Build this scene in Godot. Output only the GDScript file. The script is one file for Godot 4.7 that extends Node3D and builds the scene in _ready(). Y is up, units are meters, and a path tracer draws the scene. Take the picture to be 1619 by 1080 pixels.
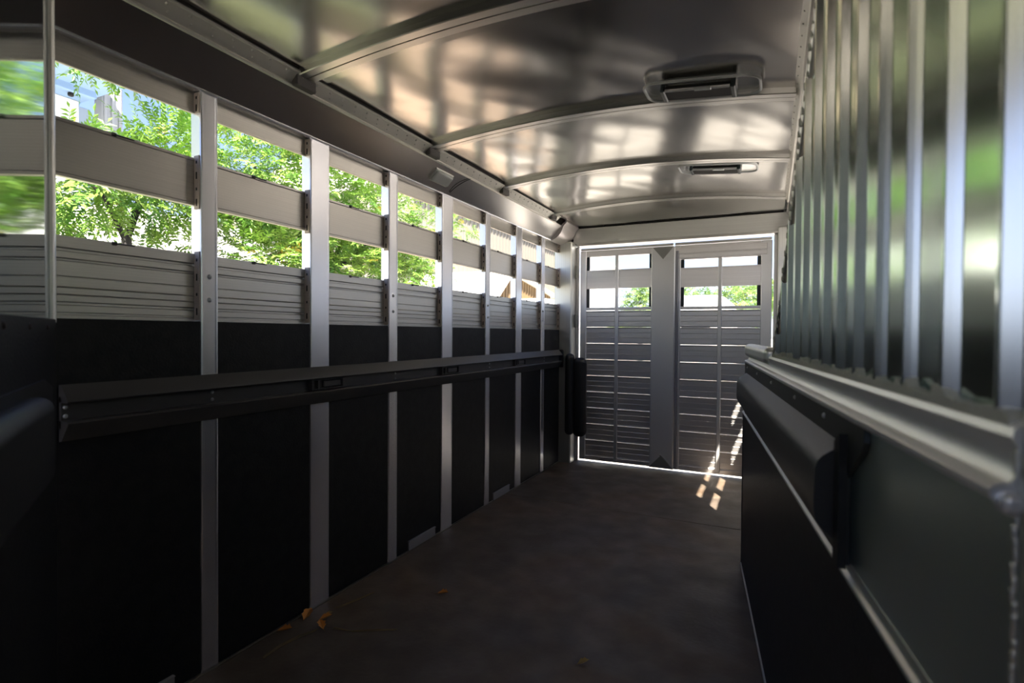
extends Node3D

# ------------------------------------------------------------------ dimensions (metres)
const WL := -1.75          # inner face of the posts of the left wall
const WR := 0.20           # inner face of the posts of the right wall
const ZF := 1.35           # front bulkhead (behind the camera)
const ZD := -4.76          # inner face of the rear doors
const ZW := -4.62          # rear end of the side walls
const LIP := 2.0           # where the side wall meets the sloping cove
const MID := -0.9          # crown of the roof arch

var M := {}
var used := {}
var rng := RandomNumberGenerator.new()


func _ready() -> void:
	rng.seed = 7
	# --- camera
	var cam := Camera3D.new()
	cam.name = "camera"
	cam.fov = rad_to_deg(2.0 * atan(540.0 / 847.19))
	cam.near = 0.02
	cam.far = 600.0
	cam.position = Vector3(0, 1.1855, 0)
	cam.rotation = Vector3(deg_to_rad(-0.909), deg_to_rad(25.853), deg_to_rad(0.392))
	var lens := CameraAttributesPhysical.new()
	lens.frustum_focal_length = 12.0 / tan(atan(540.0 / 847.19))
	lens.frustum_near = 0.02
	lens.frustum_far = 600.0
	lens.frustum_focus_distance = 3.3
	lens.exposure_aperture = 3.2
	cam.attributes = lens
	cam.fov = rad_to_deg(2.0 * atan(540.0 / 847.19))
	add_child(cam)
	cam.current = true
	# --- sky and exposure
	var env := Environment.new()
	var sm := ProceduralSkyMaterial.new()
	sm.sky_top_color = Color(0.33, 0.47, 0.72)
	sm.sky_horizon_color = Color(0.76, 0.80, 0.83)
	sm.sky_curve = 0.16
	sm.sky_energy_multiplier = 1.0
	sm.ground_bottom_color = Color(0.45, 0.44, 0.42)
	sm.ground_horizon_color = Color(0.62, 0.62, 0.60)
	sm.sun_angle_max = 12.0
	var sky := Sky.new()
	sky.sky_material = sm
	env.background_mode = Environment.BG_SKY
	env.sky = sky
	env.tonemap_mode = Environment.TONE_MAPPER_LINEAR
	env.tonemap_exposure = 2.75
	env.sdfgi_enabled = true
	env.ssao_enabled = true
	env.ssil_enabled = true
	var we := WorldEnvironment.new()
	we.name = "world_environment"
	we.environment = env
	add_child(we)
	# --- sun: high on the right, behind the camera
	var sun := DirectionalLight3D.new()
	sun.name = "sun"
	sun.light_energy = 3.6
	sun.light_color = Color(1.0, 0.96, 0.90)
	sun.light_angular_distance = 0.53
	sun.shadow_enabled = true
	add_child(sun)
	sun.look_at_from_position(Vector3.ZERO, Vector3(-1.0, -2.62, -1.85), Vector3.UP)

	make_materials()
	build_floor()
	build_side_wall("wall_left", -1)
	build_side_wall("wall_right", 1)
	build_front_wall()
	build_ceiling()
	build_coves()
	build_rear()
	build_guard_rails()
	build_right_divider()
	build_left_divider()
	build_door_pad()
	build_roof_vents()
	build_cove_lamp()
	build_dry_leaves()
	build_hay()
	build_outside()


# ------------------------------------------------------------------ scene tree helpers
func numbered(parent: Node, called: String) -> String:
	var key := str(parent.get_instance_id()) + called
	var k: int = used.get(key, 0)
	used[key] = k + 1
	return called if k == 0 else "%s_%03d" % [called, k]


func put(parent: Node, o: Node3D, called: String) -> Node3D:
	o.name = numbered(parent, called)
	parent.add_child(o, true)
	return o


func tag(o: Node3D, label: String, category: String, group := "", kind := "") -> void:
	if label:
		o.set_meta("label", label)
	if category:
		o.set_meta("category", category)
	if group:
		o.set_meta("group", group)
	if kind:
		o.set_meta("kind", kind)


func thing(called: String, label: String, category: String, at := Vector3.ZERO, turn := 0.0, group := "", kind := "") -> Node3D:
	var o := Node3D.new()
	put(self, o, called)
	o.position = at
	o.rotation.y = turn
	tag(o, label, category, group, kind)
	return o


func part(parent: Node3D, called: String, g: Geo, m: Material, label := "", kind := "") -> MeshInstance3D:
	return part_mesh(parent, called, g.mesh(), m, label, kind)


func part_mesh(parent: Node3D, called: String, mesh: Mesh, m: Material, label := "", kind := "") -> MeshInstance3D:
	var o := MeshInstance3D.new()
	o.mesh = mesh
	o.material_override = m
	put(parent, o, called)
	if label:
		o.set_meta("label", label)
	if kind:
		o.set_meta("kind", kind)
	return o


# ------------------------------------------------------------------ mesh builder
class Geo:
	var v := PackedVector3Array()
	var n := PackedVector3Array()
	var uv := PackedVector2Array()
	var xf := Transform3D.IDENTITY

	func tri(a: Vector3, b: Vector3, c: Vector3, na: Vector3, nb: Vector3, nc: Vector3, ua := Vector2.ZERO, ub := Vector2.ZERO, uc := Vector2.ZERO) -> void:
		if (b - a).cross(c - a).dot(na + nb + nc) > 0.0:
			var t := b; b = c; c = t
			var tn := nb; nb = nc; nc = tn
			var tu := ub; ub = uc; uc = tu
		v.append(xf * a); v.append(xf * b); v.append(xf * c)
		n.append((xf.basis * na).normalized()); n.append((xf.basis * nb).normalized()); n.append((xf.basis * nc).normalized())
		uv.append(ua); uv.append(ub); uv.append(uc)

	func plane_uv(p: Vector3, o: Vector3, g: Vector3) -> Vector2:
		if absf(o.dot(g)) > 0.9:
			g = Vector3(g.z, g.x, g.y)
		return Vector2(p.dot(g), p.dot(g.cross(o)))

	func quad(a: Vector3, b: Vector3, c: Vector3, d: Vector3, o: Vector3, g := Vector3(0, 0, 1)) -> void:
		tri(a, b, c, o, o, o, plane_uv(a, o, g), plane_uv(b, o, g), plane_uv(c, o, g))
		tri(a, c, d, o, o, o, plane_uv(a, o, g), plane_uv(c, o, g), plane_uv(d, o, g))

	# box with chamfered edges; g is the direction of the grain
	func box(c: Vector3, s: Vector3, bev := 0.002, g := Vector3(0, 0, 1)) -> void:
		var h := s * 0.5
		bev = minf(bev, minf(h.x, minf(h.y, h.z)) * 0.9)
		for a in 3:
			var b := (a + 1) % 3
			var d := (a + 2) % 3
			for sg in [-1.0, 1.0]:
				var o := Vector3.ZERO
				o[a] = sg
				var q := []
				for k in [[-1, -1], [1, -1], [1, 1], [-1, 1]]:
					var p := Vector3.ZERO
					p[a] = sg * h[a]
					p[b] = k[0] * (h[b] - bev)
					p[d] = k[1] * (h[d] - bev)
					q.append(c + p)
				quad(q[0], q[1], q[2], q[3], o, g)
			if bev > 0.0:
				for s1 in [-1.0, 1.0]:
					for s2 in [-1.0, 1.0]:
						var o := Vector3.ZERO
						o[b] = s1
						o[d] = s2
						var q := []
						for k in [[1, 0], [1, 1], [0, 1], [0, 0]]:
							var p := Vector3.ZERO
							p[a] = (h[a] - bev) * (1 if k[0] else -1)
							p[b] = s1 * (h[b] - (0.0 if k[1] else bev))
							p[d] = s2 * (h[d] - (bev if k[1] else 0.0))
							q.append(c + p)
						quad(q[0], q[1], q[2], q[3], o.normalized(), g)
		if bev > 0.0:
			for sx in [-1.0, 1.0]:
				for sy in [-1.0, 1.0]:
					for sz in [-1.0, 1.0]:
						var e := Vector3(sx, sy, sz)
						var o := e.normalized()
						var p := []
						for a in 3:
							var r := Vector3(h.x - bev, h.y - bev, h.z - bev)
							r[a] = h[a]
							p.append(c + r * e)
						tri(p[0], p[1], p[2], o, o, o)

	func span(lo: Vector3, hi: Vector3, bev := 0.002, g := Vector3(0, 0, 1)) -> void:
		box((lo + hi) * 0.5, (hi - lo).abs(), bev, g)

	# closed profile (x along X, y along Y) drawn out along L
	func extrude(poly: PackedVector2Array, o: Vector3, X: Vector3, Y: Vector3, L: Vector3, smooth := false, caps := true) -> void:
		var k := poly.size()
		var area := 0.0
		for i in k:
			area += poly[i].cross(poly[(i + 1) % k])
		var sg := signf(area)
		var nn := []
		for i in k:
			var e := poly[(i + 1) % k] - poly[i]
			var m := Vector2(e.y, -e.x).normalized() * sg
			nn.append((X * m.x + Y * m.y).normalized())
		var per := 0.0
		var len := L.length()
		for i in k:
			var j := (i + 1) % k
			var a := o + X * poly[i].x + Y * poly[i].y
			var b := o + X * poly[j].x + Y * poly[j].y
			var w := a.distance_to(b)
			var na: Vector3 = nn[i]
			var nb: Vector3 = nn[i]
			if smooth:
				var pa: Vector3 = nn[(i + k - 1) % k]
				var pb: Vector3 = nn[j]
				if pa.dot(na) > 0.8:
					na = (na + pa).normalized()
				if pb.dot(nb) > 0.8:
					nb = (nb + pb).normalized()
			tri(a, b, b + L, na, nb, nb, Vector2(0, per), Vector2(0, per + w), Vector2(len, per + w))
			tri(a, b + L, a + L, na, nb, na, Vector2(0, per), Vector2(len, per + w), Vector2(len, per))
			per += w
		if caps:
			var t := Geometry2D.triangulate_polygon(poly)
			var d := L.normalized()
			for i in range(0, t.size(), 3):
				var p := []
				for q in 3:
					p.append(o + X * poly[t[i + q]].x + Y * poly[t[i + q]].y)
				tri(p[0], p[1], p[2], -d, -d, -d, poly[t[i]], poly[t[i + 1]], poly[t[i + 2]])
				tri(p[0] + L, p[1] + L, p[2] + L, d, d, d, poly[t[i]], poly[t[i + 1]], poly[t[i + 2]])

	func tube(pts: Array, rad: Array, seg := 8, caps := true) -> void:
		var rings := []
		var norms := []
		var up := Vector3(0.13, 0.97, 0.21).normalized()
		for i in pts.size():
			var t: Vector3 = (pts[mini(i + 1, pts.size() - 1)] - pts[maxi(i - 1, 0)]).normalized()
			var x := up.cross(t)
			if x.length() < 0.1:
				x = Vector3(1, 0, 0.1).cross(t)
			x = x.normalized()
			var y := t.cross(x)
			var ring := []
			var nr := []
			for s in seg:
				var a := TAU * s / seg
				var d := x * cos(a) + y * sin(a)
				ring.append(pts[i] + d * rad[i])
				nr.append(d)
			rings.append(ring)
			norms.append(nr)
		var run := 0.0
		for i in pts.size() - 1:
			var l: float = pts[i].distance_to(pts[i + 1])
			for s in seg:
				var e := (s + 1) % seg
				var u0: float = float(s) / seg * TAU * rad[i]
				var u1: float = float(s + 1) / seg * TAU * rad[i]
				tri(rings[i][s], rings[i][e], rings[i + 1][e], norms[i][s], norms[i][e], norms[i + 1][e], Vector2(run, u0), Vector2(run, u1), Vector2(run + l, u1))
				tri(rings[i][s], rings[i + 1][e], rings[i + 1][s], norms[i][s], norms[i + 1][e], norms[i + 1][s], Vector2(run, u0), Vector2(run + l, u1), Vector2(run + l, u0))
			run += l
		if caps:
			for e in [0, pts.size() - 1]:
				var d: Vector3 = (pts[0] - pts[1]).normalized() if e == 0 else (pts[e] - pts[e - 1]).normalized()
				for s in range(1, seg - 1):
					tri(rings[e][0], rings[e][s], rings[e][s + 1], d, d, d)

	# button-headed screw or rivet: a low dome on a face whose normal is o
	func dome(c: Vector3, o: Vector3, r: float, h: float, seg := 8) -> void:
		var x := o.cross(Vector3(0.3, 0.9, 0.2)).normalized()
		var y := o.cross(x)
		for s in seg:
			var a := TAU * s / seg
			var b := TAU * (s + 1) / seg
			var da := x * cos(a) + y * sin(a)
			var db := x * cos(b) + y * sin(b)
			var na := (da + o * 0.5).normalized()
			var nb := (db + o * 0.5).normalized()
			tri(c + da * r, c + db * r, c + db * r * 0.6 + o * h, na, nb, nb)
			tri(c + da * r, c + db * r * 0.6 + o * h, c + da * r * 0.6 + o * h, na, nb, na)
			tri(c + o * h * 1.1, c + da * r * 0.6 + o * h, c + db * r * 0.6 + o * h, o, o, o)

	# box with round edges of radius r
	func rbox(c: Vector3, s: Vector3, r: float, seg := 4, wave := 0.0, noise: FastNoiseLite = null) -> void:
		var h := s * 0.5
		r = minf(r, minf(h.x, minf(h.y, h.z)))
		for a in 3:
			var b := (a + 1) % 3
			var d := (a + 2) % 3
			var gb := lines(h[b], r, seg)
			var gd := lines(h[d], r, seg)
			for sg in [-1.0, 1.0]:
				var P := []
				var N := []
				for i in gb.size():
					var rp := []
					var rn := []
					for j in gd.size():
						var p := Vector3.ZERO
						p[a] = sg * h[a]
						p[b] = gb[i]
						p[d] = gd[j]
						var inn := Vector3(clampf(p.x, -h.x + r, h.x - r), clampf(p.y, -h.y + r, h.y - r), clampf(p.z, -h.z + r, h.z - r))
						var dir := (p - inn).normalized()
						var q := inn + dir * r
						if noise:
							q += dir * wave * noise.get_noise_3dv((c + q) * 100.0)
						rp.append(c + q)
						rn.append(dir)
					P.append(rp)
					N.append(rn)
				for i in gb.size() - 1:
					for j in gd.size() - 1:
						tri(P[i][j], P[i + 1][j], P[i + 1][j + 1], N[i][j], N[i + 1][j], N[i + 1][j + 1], uvof(P[i][j], a), uvof(P[i + 1][j], a), uvof(P[i + 1][j + 1], a))
						tri(P[i][j], P[i + 1][j + 1], P[i][j + 1], N[i][j], N[i + 1][j + 1], N[i][j + 1], uvof(P[i][j], a), uvof(P[i + 1][j + 1], a), uvof(P[i][j + 1], a))

	func uvof(p: Vector3, a: int) -> Vector2:
		return Vector2(p.z, p.y) if a == 0 else Vector2(p.x, p.z) if a == 1 else Vector2(p.x, p.y)

	func lines(h: float, r: float, seg: int) -> Array:
		var out := []
		for i in seg + 1:
			out.append(-h + r - r * cos(PI / 2 * i / seg) / maxf(cos(PI / 4), 0.0) * cos(PI / 4))
		var inner := 2.0 * (h - r)
		var k := clampi(int(inner / 0.08), 1, 40)
		for i in range(1, k):
			out.append(-h + r + inner * i / k)
		for i in seg + 1:
			out.append(h - r + r * sin(PI / 2 * i / seg))
		return out

	func mesh() -> ArrayMesh:
		var arr := []
		arr.resize(Mesh.ARRAY_MAX)
		arr[Mesh.ARRAY_VERTEX] = v
		arr[Mesh.ARRAY_NORMAL] = n
		arr[Mesh.ARRAY_TEX_UV] = uv
		var m := ArrayMesh.new()
		m.add_surface_from_arrays(Mesh.PRIMITIVE_TRIANGLES, arr)
		return m


# ------------------------------------------------------------------ materials
func noise_tex(freq: float, ramp: Array, octaves := 3, size := 256, sd := 1) -> NoiseTexture2D:
	var f := FastNoiseLite.new()
	f.seed = sd
	f.noise_type = FastNoiseLite.TYPE_SIMPLEX_SMOOTH
	f.frequency = freq
	f.fractal_octaves = octaves
	var t := NoiseTexture2D.new()
	t.width = size
	t.height = size
	t.seamless = true
	t.noise = f
	var g := Gradient.new()
	var off := PackedFloat32Array()
	var col := PackedColorArray()
	for r in ramp:
		off.append(r[0])
		col.append(r[1])
	g.offsets = off
	g.colors = col
	t.color_ramp = g
	return t


func grey(x: float) -> Color:
	return Color(x, x, x)


func std(color: Color, rough: float, metal := 0.0) -> StandardMaterial3D:
	var m := StandardMaterial3D.new()
	m.albedo_color = color
	m.roughness = rough
	m.metallic = metal
	return m


# brushed aluminium: streaks along the grain in tone and gloss
func alu(color: Color, rough: float, aniso := 0.0, streak: Texture2D = null, gloss: Texture2D = null, rep := Vector3(0.05, 26, 1)) -> StandardMaterial3D:
	var m := std(color, rough, 1.0)
	m.uv1_scale = rep
	if streak:
		m.albedo_texture = streak
	if gloss:
		m.roughness_texture = gloss
		m.roughness_texture_channel = BaseMaterial3D.TEXTURE_CHANNEL_RED
	if aniso > 0.0:
		m.anisotropy_enabled = true
		m.anisotropy = aniso
	return m


func make_materials() -> void:
	var streak := noise_tex(0.05, [[0.25, grey(0.955)], [0.75, grey(1.0)]], 3, 256, 3)
	var gloss := noise_tex(0.05, [[0.2, grey(0.94)], [0.8, grey(1.0)]], 3, 256, 9)
	M.post = alu(Color(0.93, 0.93, 0.95), 0.27, 0.6)
	M.post.metallic = 0.86
	M.slat = alu(Color(0.84, 0.825, 0.80), 0.42, 0.4, streak, gloss)
	M.door = alu(Color(0.94, 0.93, 0.925), 0.42, 0.4, streak, gloss)
	M.plate = alu(Color(0.95, 0.95, 0.95), 0.40, 0.3)
	M.plate.metallic = 0.84
	M.gusset = std(Color(0.60, 0.60, 0.585), 0.6, 0.5)
	M.door.metallic = 0.86
	M.frame = alu(Color(0.90, 0.90, 0.88), 0.45, 0.0, streak, gloss)
	M.roof = alu(Color(0.80, 0.79, 0.77), 0.205, 0.0, null, gloss, Vector3(0.6, 5, 1))
	M.bow = alu(Color(0.92, 0.91, 0.89), 0.30, 0.0, streak, gloss)
	M.cove = alu(Color(0.82, 0.81, 0.80), 0.24, 0.0, null, gloss, Vector3(0.5, 9, 1))
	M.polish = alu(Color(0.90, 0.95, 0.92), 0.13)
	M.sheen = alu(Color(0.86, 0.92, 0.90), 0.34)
	M.strip = std(Color(0.78, 0.73, 0.69), 0.55, 0.1)
	M.clip = std(Color(0.30, 0.27, 0.25), 0.5, 0.4)
	M.riveted = alu(Color(0.88, 0.87, 0.84), 0.55)
	M.angle = std(Color(0.42, 0.40, 0.36), 0.6, 0.4)
	M.drain = std(Color(0.62, 0.62, 0.64), 0.45, 0.3)
	M.cap = alu(Color(0.93, 0.90, 0.89), 0.38)
	M.rivet = std(Color(0.80, 0.79, 0.76), 0.5, 0.0)
	M.hay = std(Color(0.56, 0.50, 0.36), 0.8)
	M.rib = alu(Color(0.95, 0.945, 0.94), 0.22)
	M.bracket = std(Color(0.42, 0.41, 0.40), 0.6, 0.5)
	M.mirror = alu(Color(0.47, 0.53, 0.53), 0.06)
	M.weld = std(Color(0.74, 0.74, 0.70), 0.55, 0.35)
	M.bolt = std(Color(0.80, 0.80, 0.80), 0.35, 0.55)
	M.dark = std(Color(0.06, 0.05, 0.045), 0.7)
	M.gasket = std(Color(0.11, 0.16, 0.17), 0.4)
	M.rubber = std(Color(1, 1, 1), 0.48)
	M.rubber.metallic_specular = 0.38
	M.rubber.albedo_texture = noise_tex(0.02, [[0.2, Color(0.115, 0.115, 0.115)], [0.8, Color(0.15, 0.15, 0.15)]], 5, 256, 5)
	M.rubber.uv1_scale = Vector3(3, 3, 1)
	M.rubber.heightmap_enabled = true
	M.rubber.heightmap_texture = noise_tex(0.12, [[0.0, grey(0)], [1.0, grey(1)]], 3, 256, 12)
	M.rubber.heightmap_scale = 0.06
	M.rail = std(Color(0.29, 0.287, 0.283), 0.42)
	M.vinyl = std(Color(0.17, 0.17, 0.168), 0.42)
	M.vinyl.heightmap_enabled = true
	M.vinyl.heightmap_texture = noise_tex(0.2, [[0.0, grey(0)], [1.0, grey(1)]], 2, 256, 14)
	M.vinyl.heightmap_scale = 0.03
	M.vinyl.uv1_scale = Vector3(8, 8, 1)
	var fl := std(Color(1, 1, 1), 0.62)
	fl.albedo_texture = noise_tex(0.012, [[0.15, Color(0.375, 0.330, 0.285)], [0.5, Color(0.41, 0.362, 0.313)], [0.85, Color(0.445, 0.40, 0.35)]], 6, 512, 21)
	fl.uv1_scale = Vector3(0.8, 0.8, 1)
	fl.roughness_texture = noise_tex(0.02, [[0.2, grey(0.75)], [0.8, grey(1.0)]], 4, 256, 22)
	fl.heightmap_enabled = true
	fl.heightmap_texture = noise_tex(0.09, [[0.0, grey(0)], [1.0, grey(1)]], 4, 512, 23)
	fl.heightmap_scale = 0.08
	fl.detail_enabled = true
	fl.detail_blend_mode = BaseMaterial3D.BLEND_MODE_MUL
	fl.detail_albedo = noise_tex(0.006, [[0.3, Color(0.90, 0.91, 0.93)], [0.6, Color(1, 1, 1)], [0.8, Color(1.0, 0.96, 0.92)]], 3, 256, 24)
	M.floor = fl
	M.clear = std(Color(0.92, 0.94, 0.93, 0.14), 0.05)
	M.clear.transparency = BaseMaterial3D.TRANSPARENCY_ALPHA
	M.lens = std(Color(0.72, 0.73, 0.73), 0.15)
	M.leaf_dry = std(Color(0.86, 0.58, 0.26), 0.7)
	M.leaf_dry.backlight_enabled = true
	M.leaf_dry.backlight = Color(0.3, 0.18, 0.06)
	M.leaf_tan = std(Color(0.74, 0.64, 0.40), 0.7)
	# outside
	M.ground = std(Color(0.72, 0.70, 0.66), 0.9)
	M.ground.albedo_texture = noise_tex(0.02, [[0.2, grey(0.86)], [0.8, grey(1.0)]], 5, 512, 31)
	M.ground.uv1_scale = Vector3(0.2, 0.2, 1)
	M.lawn = std(Color(0.27, 0.29, 0.19), 0.9)
	M.mulch = std(Color(0.60, 0.525, 0.45), 0.95)
	M.white = std(Color(0.93, 0.93, 0.92), 0.6)
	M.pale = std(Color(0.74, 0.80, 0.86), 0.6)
	M.cream = std(Color(0.50, 0.485, 0.45), 0.6)
	M.siding = std(Color(0.455, 0.44, 0.405), 0.6)
	M.tan = std(Color(0.53, 0.44, 0.31), 0.7)
	M.tan_rib = std(Color(0.46, 0.38, 0.27), 0.7)
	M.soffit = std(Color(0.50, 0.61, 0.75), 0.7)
	M.concrete = std(Color(0.93, 0.915, 0.885), 0.85)
	M.grey = std(Color(0.60, 0.61, 0.62), 0.6)
	M.bark = std(Color(0.20, 0.19, 0.19), 0.9)
	M.glass = std(Color(0.06, 0.07, 0.08), 0.08)
	M.tyre = std(Color(0.07, 0.07, 0.07), 0.8)
	M.foliage = std(Color(1, 1, 1), 0.45)
	M.foliage.vertex_color_use_as_albedo = true
	M.foliage.backlight_enabled = true
	M.foliage.backlight = Color(0.48, 0.54, 0.30)


# ------------------------------------------------------------------ the shell
func build_floor() -> void:
	var f := thing("floor", "dark brown rubber matted trailer floor", "floor", Vector3.ZERO, 0.0, "", "structure")
	var g := Geo.new()
	g.span(Vector3(-1.86, -0.12, ZD - 0.06), Vector3(0.31, -0.014, ZF + 0.06), 0.004)
	part(f, "subfloor", g, M.slat)
	var cuts := [ZF, -1.02, -3.517, ZD - 0.03]
	for i in 3:
		g = Geo.new()
		var hi: float = cuts[i] - 0.002
		var lo: float = cuts[i + 1] + 0.002
		g.span(Vector3(-1.752, -0.014, lo), Vector3(0.202, 0.0, hi), 0.003)
		part(f, "floor_mat", g, M.floor)


func post_row() -> Array:      # [centre z, width] of every post from the rear to the front
	var out := [[-4.214, 0.072], [-3.733, 0.103], [-3.232, 0.065], [-2.724, 0.118], [-2.213, 0.072], [-1.717, 0.108], [-1.213, 0.063]]
	var z := -0.711
	var k := 0
	while z < ZF - 0.1:
		out.append([z, 0.108 if k % 2 == 0 else 0.063])
		z += 0.502
		k += 1
	return out


func build_side_wall(called: String, s: int) -> void:
	var side := "left" if s < 0 else "right"
	var xw := WL if s < 0 else WR
	var w := thing(called, "%s trailer wall of aluminium posts, slats and black rubber panels" % side, "wall", Vector3(xw, 0, 0), 0.0, "", "structure")
	# local x: 0 is the inner face of the posts, outwards is s
	var posts := post_row()
	var o := float(s)
	var g: Geo
	# outer skin below and above the openings
	g = Geo.new()
	g.span(Vector3(o * 0.052, -0.12, ZW), Vector3(o * 0.062, 1.235, ZF), 0.001)
	part(w, "outer_skin", g, M.white)
	g = Geo.new()
	g.span(Vector3(o * 0.040, 1.95, ZW), Vector3(o * 0.062, 2.03, ZF), 0.001)
	part(w, "outer_skin", g, M.white)
	# header plank
	g = Geo.new()
	g.span(Vector3(o * 0.030, 1.925, ZW), Vector3(o * 0.040, 2.012, ZF), 0.002)
	g.box(Vector3(o * 0.029, 1.930, (ZW + ZF) / 2), Vector3(0.004, 0.010, ZF - ZW), 0.001)
	part(w, "header_plank", g, M.slat)
	# base angle
	g = Geo.new()
	g.extrude(PackedVector2Array([Vector2(o * 0.004, 0), Vector2(-o * 0.006, 0), Vector2(-o * 0.006, 0.002), Vector2(o * 0.002, 0.004), Vector2(o * 0.004, 0.004)]), Vector3(0, 0, ZW), Vector3(1, 0, 0), Vector3(0, 1, 0), Vector3(0, 0, ZF - ZW))
	part(w, "base_angle", g, M.angle)
	# posts with their bolts
	var bolt := Geo.new()
	bolt.dome(Vector3.ZERO, Vector3(-o, 0, 0), 0.0085, 0.004, 10)
	bolt.dome(Vector3(-o * 0.003, 0, 0), Vector3(-o, 0, 0), 0.0045, 0.004, 6)
	var bolt_mesh := bolt.mesh()
	for p in posts:
		g = Geo.new()
		var hw: float = p[1] / 2
		g.extrude(PackedVector2Array([Vector2(o * 0.05, -hw), Vector2(o * 0.006, -hw), Vector2(o * 0.0015, -hw + 0.0015), Vector2(0, -hw + 0.005), Vector2(0, -hw + 0.009), Vector2(o * 0.0015, -hw + 0.0105), Vector2(o * 0.0015, hw - 0.0105), Vector2(0, hw - 0.009), Vector2(0, hw - 0.005), Vector2(o * 0.0015, hw - 0.0015), Vector2(o * 0.006, hw), Vector2(o * 0.05, hw)]), Vector3(0, 0.001, p[0]), Vector3(1, 0, 0), Vector3(0, 0, 1), Vector3(0, LIP - 0.004, 0))
		var po := part(w, "post", g, M.post)
		if p[1] < 0.075:
			for y in [1.372, 1.292]:
				var b := part_mesh(po, "bolt", bolt_mesh, M.bolt)
				b.position = Vector3(o * 0.0015, y, p[0])
	# bays
	var rows := [[1.613, 1.776]]
	for i in posts.size() + 1:
		var z0: float = ZW if i == 0 else posts[i - 1][0] + posts[i - 1][1] / 2
		var z1: float = ZF if i == posts.size() else posts[i][0] - posts[i][1] / 2
		if z1 - z0 < 0.03:
			continue
		var zc := (z0 + z1) / 2
		if s > 0 and zc > -2.75 and zc < -0.25:
			g = Geo.new()
			g.span(Vector3(o * 0.030, 1.218, z0 - 0.004), Vector3(o * 0.047, 1.93, z1 + 0.004), 0.002, Vector3(0, 1, 0))
			part(w, "solid_panel", g, M.slat)
			g = Geo.new()
			g.span(Vector3(o * 0.007, 0.004, z0 - 0.002), Vector3(o * 0.026, 1.2175, z1 + 0.002), 0.002)
			part(w, "rubber_panel", g, M.rubber)
			continue
		# middle slat
		g = Geo.new()
		var ex := PackedVector2Array([Vector2(0.033, 1.613), Vector2(0.030, 1.614), Vector2(0.030, 1.622), Vector2(0.033, 1.625), Vector2(0.033, 1.764), Vector2(0.030, 1.767), Vector2(0.030, 1.775), Vector2(0.033, 1.776), Vector2(0.047, 1.776), Vector2(0.047, 1.613)])
		for q in ex.size():
			ex[q].x *= o
		g.extrude(ex, Vector3(0, 0, z0 - 0.004), Vector3(1, 0, 0), Vector3(0, 1, 0), Vector3(0, 0, z1 - z0 + 0.008))
		var sl := part(w, "slat", g, M.slat)
		part(sl, "latch_clip", clip(o, 1.776, zc + 0.02), M.clip)
		# lower slat, an extrusion with grooves
		g = Geo.new()
		var lo := PackedVector2Array([Vector2(0.047, 1.218), Vector2(0.029, 1.218), Vector2(0.029, 1.227), Vector2(0.036, 1.229), Vector2(0.036, 1.234), Vector2(0.030, 1.236), Vector2(0.030, 1.254), Vector2(0.040, 1.257), Vector2(0.040, 1.263), Vector2(0.032, 1.266), Vector2(0.032, 1.282), Vector2(0.034, 1.284), Vector2(0.032, 1.287), Vector2(0.032, 1.303), Vector2(0.030, 1.305), Vector2(0.032, 1.308), Vector2(0.032, 1.334), Vector2(0.034, 1.336), Vector2(0.032, 1.338), Vector2(0.032, 1.378), Vector2(0.037, 1.381), Vector2(0.037, 1.385), Vector2(0.030, 1.388), Vector2(0.030, 1.405), Vector2(0.040, 1.408), Vector2(0.040, 1.414), Vector2(0.030, 1.417), Vector2(0.030, 1.449), Vector2(0.047, 1.450)])
		for q in lo.size():
			lo[q].x *= o
		g.extrude(lo, Vector3(0, 0, z0 - 0.004), Vector3(1, 0, 0), Vector3(0, 1, 0), Vector3(0, 0, z1 - z0 + 0.008))
		sl = part(w, "lower_slat", g, M.slat)
		part(sl, "latch_clip", clip(o, 1.450, zc + 0.02), M.clip)
		# slotted mounting strips against the far post
		for r in [[1.925, 1.994], [1.600, 1.782], [1.222, 1.456]]:
			g = Geo.new()
			g.span(Vector3(o * 0.0315, r[0], z0 - 0.002), Vector3(o * 0.004, r[1], z0 + 0.0035), 0.001, Vector3(0, 1, 0))
			var st := part(w, "mounting_strip", g, M.strip)
			var d := Geo.new()
			var k := 2 if r[1] - r[0] < 0.1 else 4
			for q in k:
				var y: float = lerpf(r[0], r[1], (q + 0.5) / k)
				var hh := 0.012 if q % 2 == 0 else 0.005
				d.span(Vector3(o * 0.021, y - hh, z0 + 0.003), Vector3(o * 0.014, y + hh, z0 + 0.0042), 0.0004)
			part(st, "slots", d, M.dark, "", "stuff")
		# rubber panel
		g = Geo.new()
		g.span(Vector3(o * 0.007, 0.004, z0 - 0.002), Vector3(o * 0.026, 1.2175, z1 + 0.002), 0.002)
		part(w, "rubber_panel", g, M.rubber)
	# drain plates at the foot of the wall
	for z in [-2.475, -3.455, -0.96]:
		g = Geo.new()
		g.span(Vector3(-o * 0.002, 0.004, z - 0.127), Vector3(o * 0.007, 0.054, z + 0.127), 0.001)
		g.span(Vector3(-o * 0.006, 0.051, z - 0.127), Vector3(o * 0.007, 0.056, z + 0.127), 0.001)
		part(w, "drain_plate", g, M.drain)


func clip(o: float, y: float, z: float) -> Geo:
	var g := Geo.new()
	g.span(Vector3(o * 0.0275, y - 0.006, z - 0.035), Vector3(o * 0.034, y - 0.002, z + 0.03), 0.001)
	g.span(Vector3(o * 0.025, y - 0.010, z + 0.016), Vector3(o * 0.034, y + 0.001, z + 0.03), 0.002)
	return g


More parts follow.
